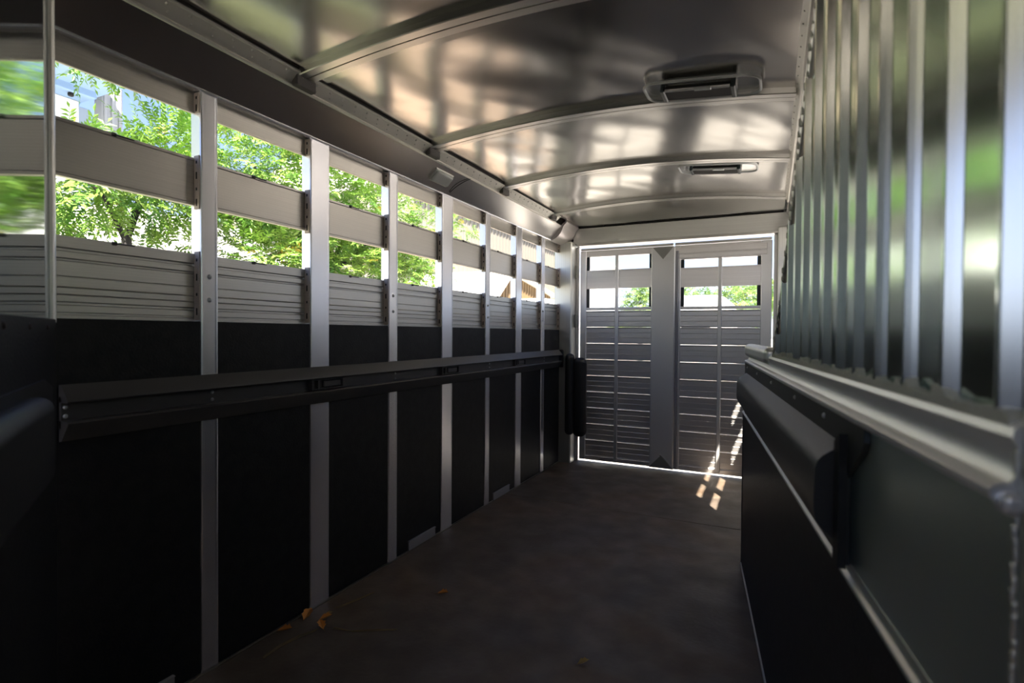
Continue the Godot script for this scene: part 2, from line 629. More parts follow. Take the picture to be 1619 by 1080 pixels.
func build_front_wall() -> void:
	var w := thing("wall_front", "plain aluminium front bulkhead behind the dividers", "wall", Vector3(0, 0, ZF), 0.0, "", "structure")
	var g := Geo.new()
	# solid below, two open drop windows above
	g.span(Vector3(-1.83, -0.12, 0.0), Vector3(0.28, 1.24, 0.03), 0.002, Vector3(1, 0, 0))
	part(w, "lower_sheet", g, M.slat)
	g = Geo.new()
	g.span(Vector3(-1.83, 2.06, 0.0), Vector3(0.28, 2.26, 0.03), 0.002, Vector3(1, 0, 0))
	part(w, "head_sheet", g, M.slat)
	for x in [[-1.83, -1.66], [-0.60, -0.52], [0.11, 0.28]]:
		g = Geo.new()
		g.span(Vector3(x[0], 1.24, 0.0), Vector3(x[1], 2.06, 0.03), 0.002, Vector3(0, 1, 0))
		part(w, "window_post", g, M.post)
	g = Geo.new()
	g.span(Vector3(-1.74, 0.004, -0.012), Vector3(0.19, 1.22, 0.0), 0.002, Vector3(0, 1, 0))
	part(w, "rubber_panel", g, M.rubber)


func bow_y(x: float) -> float:
	return 2.183 - 0.078 * (x - MID) * (x - MID)


func build_ceiling() -> void:
	var c := thing("ceiling", "arched polished aluminium trailer roof", "ceiling", Vector3.ZERO, 0.0, "", "structure")
	var bows := [-4.124, -3.242, -2.404, -1.540, -0.690, 0.16, 1.01]
	var fn := FastNoiseLite.new()
	fn.seed = 4
	fn.frequency = 1.0
	fn.fractal_octaves = 2
	# roof sheets between the bows, each slightly oil-canned
	var edges := [ZD - 0.05]
	edges.append_array(bows)
	edges.append(ZF)
	for k in edges.size() - 1:
		var z0: float = edges[k]
		var z1: float = edges[k + 1]
		var g := Geo.new()
		var nx := 60
		var nz := 24
		var P := []
		var N := []
		for i in nx + 1:
			var row := []
			for j in nz + 1:
				var x := lerpf(-1.615, 0.075, float(i) / nx)
				var z := lerpf(z0, z1, float(j) / nz)
				row.append(Vector3(x, lerpf(bow_y(x) + 0.024, 2.156, smoothstep(-4.13, -4.72, z)) + sheet_wave(fn, x, z, z0, z1), z))
			P.append(row)
		for i in nx + 1:
			var row := []
			for j in nz + 1:
				var dx: Vector3 = P[mini(i + 1, nx)][j] - P[maxi(i - 1, 0)][j]
				var dz: Vector3 = P[i][mini(j + 1, nz)] - P[i][maxi(j - 1, 0)]
				var nn := dx.cross(dz).normalized()
				row.append(nn if nn.y < 0 else -nn)
			N.append(row)
		for i in nx:
			for j in nz:
				for q in [[[i, j], [i + 1, j], [i + 1, j + 1]], [[i, j], [i + 1, j + 1], [i, j + 1]]]:
					var p := []
					var m := []
					var u := []
					for e in q:
						p.append(P[e[0]][e[1]])
						m.append(N[e[0]][e[1]])
						u.append(Vector2(p[-1].x, p[-1].z))
					g.tri(p[0], p[1], p[2], m[0], m[1], m[2], u[0], u[1], u[2])
		part(c, "roof_sheet", g, M.roof)
	# weather skin above
	var gs := Geo.new()
	for i in 24:
		var xa := lerpf(-1.815, 0.265, i / 24.0)
		var xb := lerpf(-1.815, 0.265, (i + 1) / 24.0)
		var ya := bow_y(xa) + 0.075
		var yb := bow_y(xb) + 0.075
		for h in [0.0, -0.012]:
			gs.quad(Vector3(xa, ya + h, ZF + 0.03), Vector3(xb, yb + h, ZF + 0.03), Vector3(xb, yb + h, ZD - 0.06), Vector3(xa, ya + h, ZD - 0.06), Vector3(0, 1 if h == 0.0 else -1, 0))
	part(c, "outer_skin", gs, M.white)
	# bows
	for zb in bows:
		var b := Geo.new()
		arch(b, PackedVector2Array([Vector2(0.0, 0.030), Vector2(0.0, 0.003), Vector2(0.003, 0.0), Vector2(0.0345, 0.0), Vector2(0.0355, 0.010), Vector2(0.0395, 0.010), Vector2(0.0405, 0.0), Vector2(0.073, 0.0), Vector2(0.076, 0.003), Vector2(0.076, 0.030)]), zb, -1.612, 0.072)
		var bo := part(c, "roof_bow", b, M.bow)
		b = Geo.new()
		arch(b, PackedVector2Array([Vector2(-0.056, 0.0235), Vector2(-0.056, 0.0185), Vector2(0.001, 0.0185), Vector2(0.001, 0.0235)]), zb, -1.60, 0.06)
		part(bo, "bow_flange", b, M.roof)
		b = Geo.new()
		b.span(Vector3(-1.632, 2.108, zb - 0.012), Vector3(-1.603, 2.150, zb + 0.082), 0.003)
		part(bo, "end_bracket", b, M.bracket)


func sheet_wave(fn: FastNoiseLite, x: float, z: float, z0: float, z1: float) -> float:
	var t := (z - z0) / (z1 - z0)
	var e := clampf(4.0 * t * (1.0 - t), 0.0, 1.0)
	return e * (0.0060 * fn.get_noise_3d(x * 1.5 + z * 0.8, z * 0.7, z0 * 3.0) + 0.0034 * fn.get_noise_3d(x * 2.6 + z * 2.2, z * 0.9 - x * 0.5, z0 * 7.0))


func arch(g: Geo, prof: PackedVector2Array, zb: float, xa: float, xb: float) -> void:
	var n := 32
	var k := prof.size()
	for i in n:
		var x0 := lerpf(xa, xb, float(i) / n)
		var x1 := lerpf(xa, xb, float(i + 1) / n)
		for q in k:
			var r := (q + 1) % k
			var e := prof[r] - prof[q]
			# profile runs down the far side, along the bottom, up the near side
			var nn := Vector3(0, -e.x, e.y).normalized()
			if prof[q].y >= 0.0235 and prof[r].y >= 0.0235:
				nn = Vector3(0, 1, 0)
			var a := Vector3(x0, bow_y(x0) + prof[q].y, zb + prof[q].x)
			var b := Vector3(x0, bow_y(x0) + prof[r].y, zb + prof[r].x)
			var c := Vector3(x1, bow_y(x1) + prof[r].y, zb + prof[r].x)
			var d := Vector3(x1, bow_y(x1) + prof[q].y, zb + prof[q].x)
			var s0 := 0.156 * (x0 - MID)
			var s1 := 0.156 * (x1 - MID)
			var n0 := (nn + Vector3(s0 * nn.y, 0, 0)).normalized()
			var n1 := (nn + Vector3(s1 * nn.y, 0, 0)).normalized()
			g.tri(a, b, c, n0, n0, n1, Vector2(x0, prof[q].x), Vector2(x0, prof[r].x), Vector2(x1, prof[r].x))
			g.tri(a, c, d, n0, n1, n1, Vector2(x0, prof[q].x), Vector2(x1, prof[r].x), Vector2(x1, prof[q].x))
	for e in [xa, xb]:
		var t := Geometry2D.triangulate_polygon(prof)
		for i in range(0, t.size(), 3):
			var p := []
			for q in 3:
				p.append(Vector3(e, bow_y(e) + prof[t[i + q]].y, zb + prof[t[i + q]].x))
			var d := Vector3(-1 if e == xa else 1, 0, 0)
			g.tri(p[0], p[1], p[2], d, d, d)


func build_coves() -> void:
	for s in [-1, 1]:
		var xw := WL if s < 0 else WR
		var o := float(s)
		var side := "left" if s < 0 else "right"
		var t := thing("trim_1" if s < 0 else "trim_2", "sloping aluminium cove between %s wall and roof" % side, "trim", Vector3(xw, 0, 0), 0.0, "", "structure")
		var zl := ZF - ZW
		var g := Geo.new()
		var pr := PackedVector2Array([Vector2(0.0, 2.0), Vector2(-0.110, 2.113), Vector2(-0.103, 2.121), Vector2(0.060, 2.030), Vector2(0.060, 2.0)])
		for q in pr.size():
			pr[q].x *= o
		# local: inwards is -o
		for q in pr.size():
			pr[q].x = pr[q].x
		g.extrude(pr, Vector3(0, 0, ZW), Vector3(1, 0, 0), Vector3(0, 1, 0), Vector3(0, 0, zl))
		part(t, "cove_panel", g, M.cove)
		# lip along the bottom edge
		g = Geo.new()
		var lip := PackedVector2Array([Vector2(0.004, 1.996), Vector2(-0.005, 1.997), Vector2(-0.007, 2.001), Vector2(-0.005, 2.005), Vector2(0.004, 2.004)])
		for q in lip.size():
			lip[q].x *= o
		g.extrude(lip, Vector3(0, 0, ZW), Vector3(1, 0, 0), Vector3(0, 1, 0), Vector3(0, 0, zl), true)
		part(t, "lip", g, M.post)
		# roof rail: a riveted strip with a bead at each edge
		g = Geo.new()
		var rl := PackedVector2Array([Vector2(-0.104, 2.108), Vector2(-0.113, 2.108), Vector2(-0.117, 2.113), Vector2(-0.114, 2.119), Vector2(-0.118, 2.122), Vector2(-0.150, 2.150), Vector2(-0.156, 2.149), Vector2(-0.160, 2.153), Vector2(-0.158, 2.158), Vector2(-0.135, 2.165), Vector2(-0.098, 2.12)])
		for q in rl.size():
			rl[q].x *= o
		g.extrude(rl, Vector3(0, 0, ZW + 0.42), Vector3(1, 0, 0), Vector3(0, 1, 0), Vector3(0, 0, zl - 0.42))
		part(t, "roof_rail", g, M.riveted)
		g = Geo.new()
		var nr := Vector3(-o * 0.66, -0.75, 0).normalized()
		var k := 0
		var z := -4.15
		while z < ZF - 0.05:
			g.dome(Vector3(-o * 0.1425, 2.1434, z), nr, 0.0055, 0.0045, 6)
			g.dome(Vector3(-o * 0.1265, 2.1294, z - 0.012), nr, 0.0036, 0.0025, 6)
			z += 0.072
		part(t, "rivets", g, M.rivet, "", "stuff")
		# drip gap behind the rail's top bead
		g = Geo.new()
		g.span(Vector3(-o * 0.150, 2.160, ZW + 0.42), Vector3(-o * 0.128, 2.172, ZF), 0.001)
		part(t, "sealant", g, M.dark)
		# upstand closing the outside above the cove
		g = Geo.new()
		g.span(Vector3(o * 0.050, 2.0, ZW - 0.14), Vector3(o * 0.064, 2.20, ZF), 0.002)
		part(t, "outer_rail", g, M.white)
	# rounded cap on the rear end of the left cove
	var cap := thing("corner_cap", "shiny rounded aluminium cap where the left cove meets the rear header", "cap", Vector3(WL, 0, 0))
	var gc := Geo.new()
	var arc := PackedVector2Array()
	var inner := PackedVector2Array()
	for i in 9:
		var t := i / 8.0
		var bulge := 0.026 * sin(PI * t)
		arc.append(Vector2(lerpf(-0.004, 0.118, t) + bulge * 0.70, lerpf(1.992, 2.112, t) - bulge * 0.70))
	arc.append(Vector2(0.150, 2.145))
	arc.append(Vector2(0.145, 2.16))
	arc.append(Vector2(0.02, 2.06))
	gc.extrude(arc, Vector3(0, 0, -4.69), Vector3(1, 0, 0), Vector3(0, 1, 0), Vector3(0, 0, 0.32), true)
	part(cap, "cover", gc, M.cap)
	gc = Geo.new()
	for i in range(0, 5):
		var t := (i + 0.5) / 8.0
		var bulge := 0.030 * sin(PI * t)
		gc.box(Vector3(lerpf(-0.004, 0.122, t) + bulge * 0.7, lerpf(1.992, 2.114, t) - bulge * 0.7, -4.694), Vector3(0.02, 0.02, 0.008), 0.002)
	part(cap, "seal", gc, M.dark, "", "stuff")


# ------------------------------------------------------------------ rear frame and doors
func build_rear() -> void:
	var w := thing("wall_rear", "rear door frame of light grey aluminium", "wall", Vector3.ZERO, 0.0, "", "structure")
	var g := Geo.new()
	g.span(Vector3(-1.80, 2.003, -4.84), Vector3(0.26, 2.145, -4.70), 0.003, Vector3(1, 0, 0))
	part(w, "header", g, M.frame)
	g = Geo.new()
	g.span(Vector3(-1.625, 1.985, -4.82), Vector3(0.045, 2.003, -4.695), 0.002, Vector3(1, 0, 0))
	part(w, "header_flange", g, M.bow)
	g = Geo.new()
	g.span(Vector3(-1.80, 2.145, -4.86), Vector3(0.26, 2.24, -4.76), 0.003, Vector3(1, 0, 0))
	part(w, "upper_header", g, M.frame)
	# torn black sealing strip on top of the header
	g = Geo.new()
	var pts := [[-1.62, -1.36, 0.016], [-1.36, -0.05, 0.005], [-0.16, 0.07, 0.014]]
	for p in pts:
		g.span(Vector3(p[0], 2.144, -4.705), Vector3(p[1], 2.146 + p[2], -4.695), 0.001)
	part(w, "sealing_strip", g, M.dark)
	for s in [-1, 1]:
		g = Geo.new()
		if s < 0:
			g.span(Vector3(-1.815, -0.12, -4.84), Vector3(-1.645, 2.02, -4.625), 0.008, Vector3(0, 1, 0))
			part(w, "corner_post", g, M.frame)
			g = Geo.new()
			g.span(Vector3(-1.645, 0.0, -4.84), Vector3(-1.615, 1.985, -4.755), 0.004, Vector3(0, 1, 0))
			part(w, "door_stop", g, M.door)
			g = Geo.new()
			for y in [1.30, 0.35, 1.75]:
				g.tube([Vector3(-1.630, y - 0.06, -4.725), Vector3(-1.630, y + 0.06, -4.725)], [0.010, 0.010], 8)
			part(w, "hinge", g, M.weld)
		else:
			g.span(Vector3(0.035, -0.12, -4.84), Vector3(0.265, 2.02, -4.625), 0.006, Vector3(0, 1, 0))
			part(w, "corner_post", g, M.frame)
			g = Geo.new()
			g.span(Vector3(0.008, 0.0, -4.84), Vector3(0.035, 1.985, -4.74), 0.004, Vector3(0, 1, 0))
			part(w, "door_stop", g, M.door)
	# left-hand door
	var d := thing("door_1", "rear door leaf on the left with two slatted openings and a wide centre plate", "door", Vector3(0, 0, ZD), 0.0, "", "structure")
	door_leaf(d, -1.605, -0.765, -1.548, -0.948, 1.262, [[1.765, 1.889], [1.424, 1.596]], true)
	var d2 := thing("door_2", "rear door leaf on the right lit by two streaks of sun", "door", Vector3(0, 0, ZD), 0.0, "", "structure")
	door_leaf(d2, -0.760, -0.004, -0.708, -0.084, 0.392, [[1.752, 1.822], [1.422, 1.586]], false)


func door_leaf(d: Node3D, xa: float, xb: float, wa: float, wb: float, mul: float, open: Array, left: bool) -> void:
	var g := Geo.new()
	var V := Vector3(0, 1, 0)
	var H := Vector3(1, 0, 0)
	# stiles and rails
	g.span(Vector3(xa, 0.018, -0.035), Vector3(wa, 1.945, 0.0), 0.004, V)
	part(d, "stile", g, M.plate)
	g = Geo.new()
	g.span(Vector3(wb, 0.018, -0.035), Vector3(xb, 1.945, 0.0), 0.004, V)
	part(d, "stile", g, M.plate)
	g = Geo.new()
	g.span(Vector3(wa, open[0][1], -0.035), Vector3(wb, 1.945, -0.002), 0.004, H)
	part(d, "top_rail", g, M.door)
	if not left:
		g = Geo.new()
		g.span(Vector3(wa - 0.04, 1.875, -0.002), Vector3(wb + 0.045, 1.925, 0.006), 0.003, H)
		g.span(Vector3(wa - 0.04, 1.832, -0.002), Vector3(wb + 0.045, 1.868, 0.005), 0.003, H)
		part(d, "top_bar", g, M.door)
	g = Geo.new()
	g.span(Vector3(xa + 0.004, 1.948, -0.030), Vector3(xb - 0.004, 1.968, 0.004), 0.003, H)
	part(d, "weather_strip", g, M.bow)
	# middle slat, sill, boards
	g = Geo.new()
	g.span(Vector3(wa, open[1][1], -0.024), Vector3(wb, open[0][0], -0.010), 0.003, H)
	g.span(Vector3(wa, open[0][0] - 0.014, -0.012), Vector3(wb, open[0][0], -0.006), 0.002, H)
	part(d, "slat", g, M.door)
	g = Geo.new()
	g.span(Vector3(wa, open[1][0] - 0.026, -0.026), Vector3(wb, open[1][0], -0.004), 0.003, H)
	part(d, "sill", g, M.door)
	var y: float = open[1][0] - 0.030
	var step := (y - 0.055) / 9.0
	for i in 9:
		g = Geo.new()
		var t := y - step * i
		var b := t - step
		var pr := PackedVector2Array([Vector2(b + 0.001, -0.028), Vector2(b + 0.001, -0.012), Vector2(b + 0.008, -0.010), Vector2(b + 0.010, -0.015), Vector2(b + step * 0.34, -0.015), Vector2(b + step * 0.34 + 0.002, -0.0125), Vector2(b + step * 0.34 + 0.005, -0.015), Vector2(b + step * 0.64, -0.015), Vector2(b + step * 0.64 + 0.002, -0.0125), Vector2(b + step * 0.64 + 0.005, -0.015), Vector2(t - 0.014, -0.015), Vector2(t - 0.009, -0.0055), Vector2(t - 0.003, -0.0055), Vector2(t - 0.001, -0.010), Vector2(t - 0.001, -0.028)])
		g.extrude(pr, Vector3(wa - 0.004, 0, 0), Vector3(0, 1, 0), Vector3(0, 0, 1), Vector3(wb - wa + 0.008, 0, 0))
		part(d, "board", g, M.door)
	g = Geo.new()
	g.span(Vector3(wa, 0.018, -0.033), Vector3(wb, 0.055, -0.003), 0.003, H)
	part(d, "bottom_rail", g, M.door)
	# mullion in front of everything
	g = Geo.new()
	g.span(Vector3(-mul - 0.016, 0.03, -0.010), Vector3(-mul + 0.016, open[0][1] + 0.004, 0.006), 0.005, V)
	part(d, "mullion", g, M.plate)
	# dark glazing gaskets at the ends of the openings
	for op in open:
		g = Geo.new()
		g.span(Vector3(wa, op[0], -0.024), Vector3(wa + 0.028, op[1], -0.012), 0.002, V)
		part(d, "gasket", g, M.gasket)
		g = Geo.new()
		g.span(Vector3(wb - 0.028, op[0], -0.024), Vector3(wb, op[1], -0.012), 0.002, V)
		part(d, "gasket", g, M.gasket)
	if left:
		# wide overlap plate with a folded triangle at each end
		g = Geo.new()
		g.span(Vector3(-0.952, 0.020, -0.004), Vector3(-0.752, 1.932, 0.022), 0.006, V)
		var cp := part(d, "centre_plate", g, M.plate)
		g = Geo.new()
		g.extrude(PackedVector2Array([Vector2(-0.938, 1.934), Vector2(-0.766, 1.934), Vector2(-0.852, 1.832)]), Vector3(0, 0, 0.022), H, V, Vector3(0, 0, 0.007))
		part(cp, "gusset", g, M.gusset)
		g = Geo.new()
		g.extrude(PackedVector2Array([Vector2(-0.955, 0.022), Vector2(-0.748, 0.022), Vector2(-0.850, 0.135)]), Vector3(0, 0, 0.022), H, V, Vector3(0, 0, 0.010))
		g.extrude(PackedVector2Array([Vector2(-0.748, 0.022), Vector2(-0.762, 0.022), Vector2(-0.866, 0.137), Vector2(-0.852, 0.137)]), Vector3(0, 0, 0.03), H, V, Vector3(0, 0, 0.012))
		part(cp, "gusset", g, M.gusset)
	else:
		g = Geo.new()
		g.span(Vector3(-0.748, 0.020, -0.004), Vector3(-0.722, 1.90, 0.012), 0.005, V)
		part(d, "edge_bar", g, M.drain)


# ------------------------------------------------------------------ rails along the walls
func build_guard_rails() -> void:
	rail(-1, -4.575, -0.775, "long black rail running the length of the left wall at chest height")


func rail(s: int, z0: float, z1: float, label: String) -> void:
	var o := float(s)
	var r := thing("guard_rail", label, "rail", Vector3(WL if s < 0 else WR, 0, 0))
	var L := Vector3(0, 0, z1 - z0)
	var flip := func(a: PackedVector2Array) -> PackedVector2Array:
		for q in a.size():
			a[q].x *= -o
		return a
	var g := Geo.new()
	g.extrude(flip.call(PackedVector2Array([Vector2(0.001, 0.915), Vector2(0.001, 1.005), Vector2(0.012, 1.005), Vector2(0.012, 0.915)])), Vector3(0, 0, z0), Vector3(1, 0, 0), Vector3(0, 1, 0), L)
	part(r, "web", g, M.rail)
	g = Geo.new()
	g.extrude(flip.call(PackedVector2Array([Vector2(0.0, 1.034), Vector2(0.010, 1.036), Vector2(0.044, 0.997), Vector2(0.046, 0.991), Vector2(0.042, 0.987), Vector2(0.012, 0.987), Vector2(0.0, 0.99)])), Vector3(0, 0, z0), Vector3(1, 0, 0), Vector3(0, 1, 0), L, true)
	part(r, "upper_flange", g, M.rail)
	g = Geo.new()
	g.extrude(flip.call(PackedVector2Array([Vector2(0.0, 0.935), Vector2(0.012, 0.938), Vector2(0.042, 0.936), Vector2(0.047, 0.931), Vector2(0.045, 0.925), Vector2(0.012, 0.880), Vector2(0.0, 0.878)])), Vector3(0, 0, z0), Vector3(1, 0, 0), Vector3(0, 1, 0), L, true)
	part(r, "lower_flange", g, M.rail)
	# end cap
	g = Geo.new()
	g.rbox(Vector3(-o * 0.026, 0.957, z0), Vector3(0.052, 0.160, 0.014), 0.006, 3)
	part(r, "end_cap", g, M.rail)
	var screw := Geo.new()
	screw.dome(Vector3.ZERO, Vector3(-o, 0, 0), 0.0065, 0.004, 8)
	var sm := screw.mesh()
	for p in post_row():
		if p[1] < 0.075 or p[0] > -0.8:
			for y in [0.974, 0.949]:
				if p[0] > z0 and p[0] < z1 or p[0] == -0.711 and s < 0:
					var q := part_mesh(r, "screw", sm, M.bolt)
					q.position = Vector3(-o * 0.012, y, minf(p[0], z1 - 0.01) if s < 0 else p[0])
	if s < 0:
		for zc in [-1.735, -2.715, -3.70]:
			g = Geo.new()
			var x0 := 0.010
			var x1 := 0.034
			var h := 0.095
			# a tray with an open slot, made of a rim
			g.span(Vector3(x0, 0.9395, zc - h), Vector3(x1, 0.945, zc + h), 0.002)
			g.span(Vector3(x0, 0.979, zc - h), Vector3(x1, 0.985, zc + h), 0.002)
			g.span(Vector3(x0, 0.9395, zc - h), Vector3(x1, 0.985, zc - h + 0.012), 0.002)
			g.span(Vector3(x0, 0.9395, zc + h - 0.010), Vector3(x1, 0.985, zc + h), 0.002)
			g.span(Vector3(x0, 0.9395, zc + h - 0.044), Vector3(x1, 0.985, zc + h - 0.034), 0.002)
			var lt := part(r, "latch", g, M.rail)
			g = Geo.new()
			g.span(Vector3(x0, 0.947, zc - h + 0.014), Vector3(x1 - 0.008, 0.977, zc + h - 0.075), 0.004)
			part(lt, "latch_slide", g, M.rail)


# ------------------------------------------------------------------ dividers
func build_right_divider() -> void:
	var turn := deg_to_rad(7.1)
	var d := thing("divider", "slanted stall divider on the right with ribbed polished upper panel and long black pad", "divider", Vector3(0.1731, 0, -0.55), turn)
	# local: -z runs along the divider away from the hinge (t), -x faces the aisle
	var V := Vector3(0, 1, 0)
	var g: Geo
	# ribbed panel: planks with a rounded rib each, cut along the slanting rear edge
	var pitch := 0.1085
	# per plank: a broad tilted face, a steep rib towards the camera, a fold and a long return
	var prof := [[0.0, 0.0], [0.0395, -0.0133]]
	var rib := [[0.0395, -0.0133], [0.0405, -0.0142], [0.0440, -0.0200], [0.0480, -0.0262], [0.0490, -0.0270]]
	var prof2 := [[0.0490, -0.0270], [0.0515, -0.0277], [0.0540, -0.0272], [0.1085, 0.0]]
	var t0 := -0.017
	for k in 13:
		var ts := t0 + pitch * k
		g = Geo.new()
		strip(g, prof, ts, 0.029, false)
		strip(g, prof2, ts, 0.029, false)
		strip(g, [[0.0, 0.0], [0.1085, 0.0]], ts, 0.035, false)
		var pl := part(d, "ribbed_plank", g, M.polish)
		g = Geo.new()
		strip(g, rib, ts, 0.029, false)
		if g.v.size():
			part(pl, "rib", g, M.rib)
	# slanting edge channel with its weld
	g = Geo.new()
	var e0 := Vector3(0.016, 1.115, -1.395)
	var e1 := Vector3(0.016, 2.055, -0.715)
	g.tube([e0, e1], [0.014, 0.014], 10)
	part(d, "edge_tube", g, M.frame)
	g = Geo.new()
	for i in 42:
		var p := e0.lerp(e1, (i + 0.5) / 42.0) + Vector3(-0.012, 0, 0.006)
		g.rbox(p + Vector3(rng.randf_range(-0.002, 0.002), 0, rng.randf_range(-0.002, 0.003)), Vector3(0.007, 0.018, 0.006) * rng.randf_range(0.8, 1.2), 0.003, 2)
	part(d, "weld_bead", g, M.weld, "", "stuff")
	# top rail of the panel
	g = Geo.new()
	g.span(Vector3(0.0, 2.045, -0.74), Vector3(0.032, 2.075, 0.0), 0.004)
	part(d, "top_rail", g, M.frame)
	# channel under the panel
	g = Geo.new()
	g.extrude(PackedVector2Array([Vector2(-0.012, 1.054), Vector2(-0.016, 1.058), Vector2(-0.016, 1.064), Vector2(-0.012, 1.068), Vector2(-0.003, 1.070), Vector2(0.002, 1.078), Vector2(0.002, 1.098), Vector2(-0.002, 1.106), Vector2(0.0, 1.113), Vector2(0.008, 1.118), Vector2(0.03, 1.122), Vector2(0.044, 1.112), Vector2(0.044, 1.054)]), Vector3(0, 0, 0), Vector3(1, 0, 0), V, Vector3(0, 0, -2.18), true)
	part(d, "channel", g, M.plate)
	g = Geo.new()
	g.rbox(Vector3(0.010, 1.113, -1.83), Vector3(0.052, 0.060, 0.74), 0.022, 6)
	part(d, "rounded_tube", g, M.plate)
	g = Geo.new()
	var jag := PackedVector2Array([Vector2(-1.40, 1.112)])
	var tw := -1.40
	while tw < -0.02:
		var near_rib := fposmod((-tw - t0) - 0.025, pitch) < 0.045
		jag.append(Vector2(tw, 1.121 + rng.randf_range(0.0, 0.005) + (rng.randf_range(0.0, 0.012) if near_rib and rng.randf() < 0.6 else 0.0)))
		tw += rng.randf_range(0.005, 0.010)
	jag.append(Vector2(-0.012, 1.120))
	jag.append(Vector2(-0.012, 1.112))
	g.extrude(jag, Vector3(0.013, 0, 0), Vector3(0, 0, 1), V, Vector3(-0.012, 0, 0))
	part(d, "weld_bead", g, M.weld, "", "stuff")
	# hinge post at the near end
	g = Geo.new()
	g.tube([Vector3(0.014, 0.02, 0.010), Vector3(0.014, 2.075, 0.010)], [0.012, 0.012], 12)
	part(d, "hinge_tube", g, M.frame)
	g = Geo.new()
	for i in 105:
		g.rbox(Vector3(0.003, 0.05 + i * 0.0100, -0.003) + Vector3(rng.randf_range(-0.001, 0.001), 0, rng.randf_range(-0.0015, 0.0015)), Vector3(0.005, 0.012, 0.006), 0.0024, 2)
	part(d, "weld_bead", g, M.frame, "", "stuff")
	g = Geo.new()
	g.rbox(Vector3(-0.003, 1.054, 0.000), Vector3(0.016, 0.018, 0.020), 0.007, 4)
	part(d, "hinge_lug", g, M.bolt)
	# bare plate under the channel
	g = Geo.new()
	g.span(Vector3(0.004, 0.806, -2.30), Vector3(0.010, 1.06, -0.004), 0.001)
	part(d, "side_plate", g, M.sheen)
	# rubber lower panel and its trim
	g = Geo.new()
	g.span(Vector3(0.002, 0.02, -2.425), Vector3(0.034, 0.795, 0.0), 0.002)
	part(d, "rubber_panel", g, M.rubber)
	g = Geo.new()
	g.extrude(PackedVector2Array([Vector2(0.034, 0.790), Vector2(-0.003, 0.790), Vector2(-0.005, 0.793), Vector2(-0.004, 0.797), Vector2(0.002, 0.801), Vector2(0.003, 0.816), Vector2(0.034, 0.818)]), Vector3(0, 0, 0), Vector3(1, 0, 0), V, Vector3(0, 0, -2.425))
	part(d, "panel_trim", g, M.frame)
	g = Geo.new()
	g.span(Vector3(-0.003, 0.010, -2.43), Vector3(0.036, 0.024, 0.0), 0.002)
	part(d, "bottom_trim", g, M.frame)
	g = Geo.new()
	g.span(Vector3(-0.001, 0.022, -2.434), Vector3(0.036, 0.80, -2.424), 0.002, V)
	g.span(Vector3(-0.001, 0.80, -2.315), Vector3(0.036, 1.06, -2.295), 0.002, V)
	part(d, "end_trim", g, M.rail)
	# pad: a fat cushion on a flat flange
	var fn := FastNoiseLite.new()
	fn.seed = 8
	fn.frequency = 0.05
	g = Geo.new()
	var px := PackedVector2Array([Vector2(0.004, 0.824), Vector2(-0.036, 0.866), Vector2(-0.043, 0.876), Vector2(-0.046, 0.886), Vector2(-0.047, 0.91), Vector2(-0.046, 0.962), Vector2(-0.042, 0.976), Vector2(-0.034, 0.985), Vector2(0.004, 1.012)])
	g.extrude(px, Vector3(0, 0, -0.485), Vector3(1, 0, 0), V, Vector3(0, 0, -1.72), true)
	# rounded far nose
	var last := px
	for i in 4:
		var a := PI / 2 * (i + 1) / 4.0
		var nxt := PackedVector2Array()
		for q in px.size():
			nxt.append(Vector2(lerpf(px[q].x, 0.004, 1.0 - cos(a)), lerpf(px[q].y, 0.91, (1.0 - cos(a)) * 0.3)))
		var za := -2.205 - 0.055 * sin(PI / 2 * i / 4.0)
		var zb := -2.205 - 0.055 * sin(a)
		for q in px.size() - 1:
			var A := Vector3(last[q].x, last[q].y, za)
			var B := Vector3(last[q + 1].x, last[q + 1].y, za)
			var C := Vector3(nxt[q + 1].x, nxt[q + 1].y, zb)
			var D := Vector3(nxt[q].x, nxt[q].y, zb)
			var e := px[q + 1] - px[q]
			var m := Vector2(e.y, -e.x).normalized() * (1.0 if e.cross(Vector2(0.004, 0.91) - px[q]) < 0 else 1.0)
			var mid := (px[q] + px[q + 1]) * 0.5 - Vector2(0.004, 0.91)
			if m.dot(mid) < 0:
				m = -m
			var na := Vector3(m.x * cos(a), m.y * cos(a), -sin(a)).normalized()
			g.tri(A, B, C, na, na, na)
			g.tri(A, C, D, na, na, na)
		last = nxt
	var pad := part(d, "pad", g, M.vinyl)
	g = Geo.new()
	g.extrude(PackedVector2Array([Vector2(-0.375, 1.052), Vector2(-0.372, 1.030), Vector2(-0.385, 1.012), Vector2(-0.47, 0.955), Vector2(-0.47, 0.812), Vector2(-2.29, 0.812), Vector2(-2.29, 1.052)]), Vector3(0.003, 0, 0), Vector3(0, 0, 1), V, Vector3(-0.008, 0, 0))
	part(pad, "pad_flange", g, M.vinyl)
	g = Geo.new()
	g.extrude(PackedVector2Array([Vector2(-0.452, 1.028), Vector2(-0.452, 0.812), Vector2(-0.486, 0.812), Vector2(-0.486, 1.010)]), Vector3(-0.006, 0, 0), Vector3(0, 0, 1), V, Vector3(-0.012, 0, 0))
	part(pad, "pad_welt", g, M.rubber)
	for t in [0.62, 0.93, 1.35, 1.75, 2.15]:
		var sc := Geo.new()
		sc.dome(Vector3(-0.005, 1.034, -t), Vector3(-1, 0, 0), 0.006, 0.004, 8)
		part(pad, "screw", sc, M.bolt)


func panel_top(t: float) -> float:
	return clampf(1.120 + (1.392 - t) / 0.722, 1.121, 2.05)


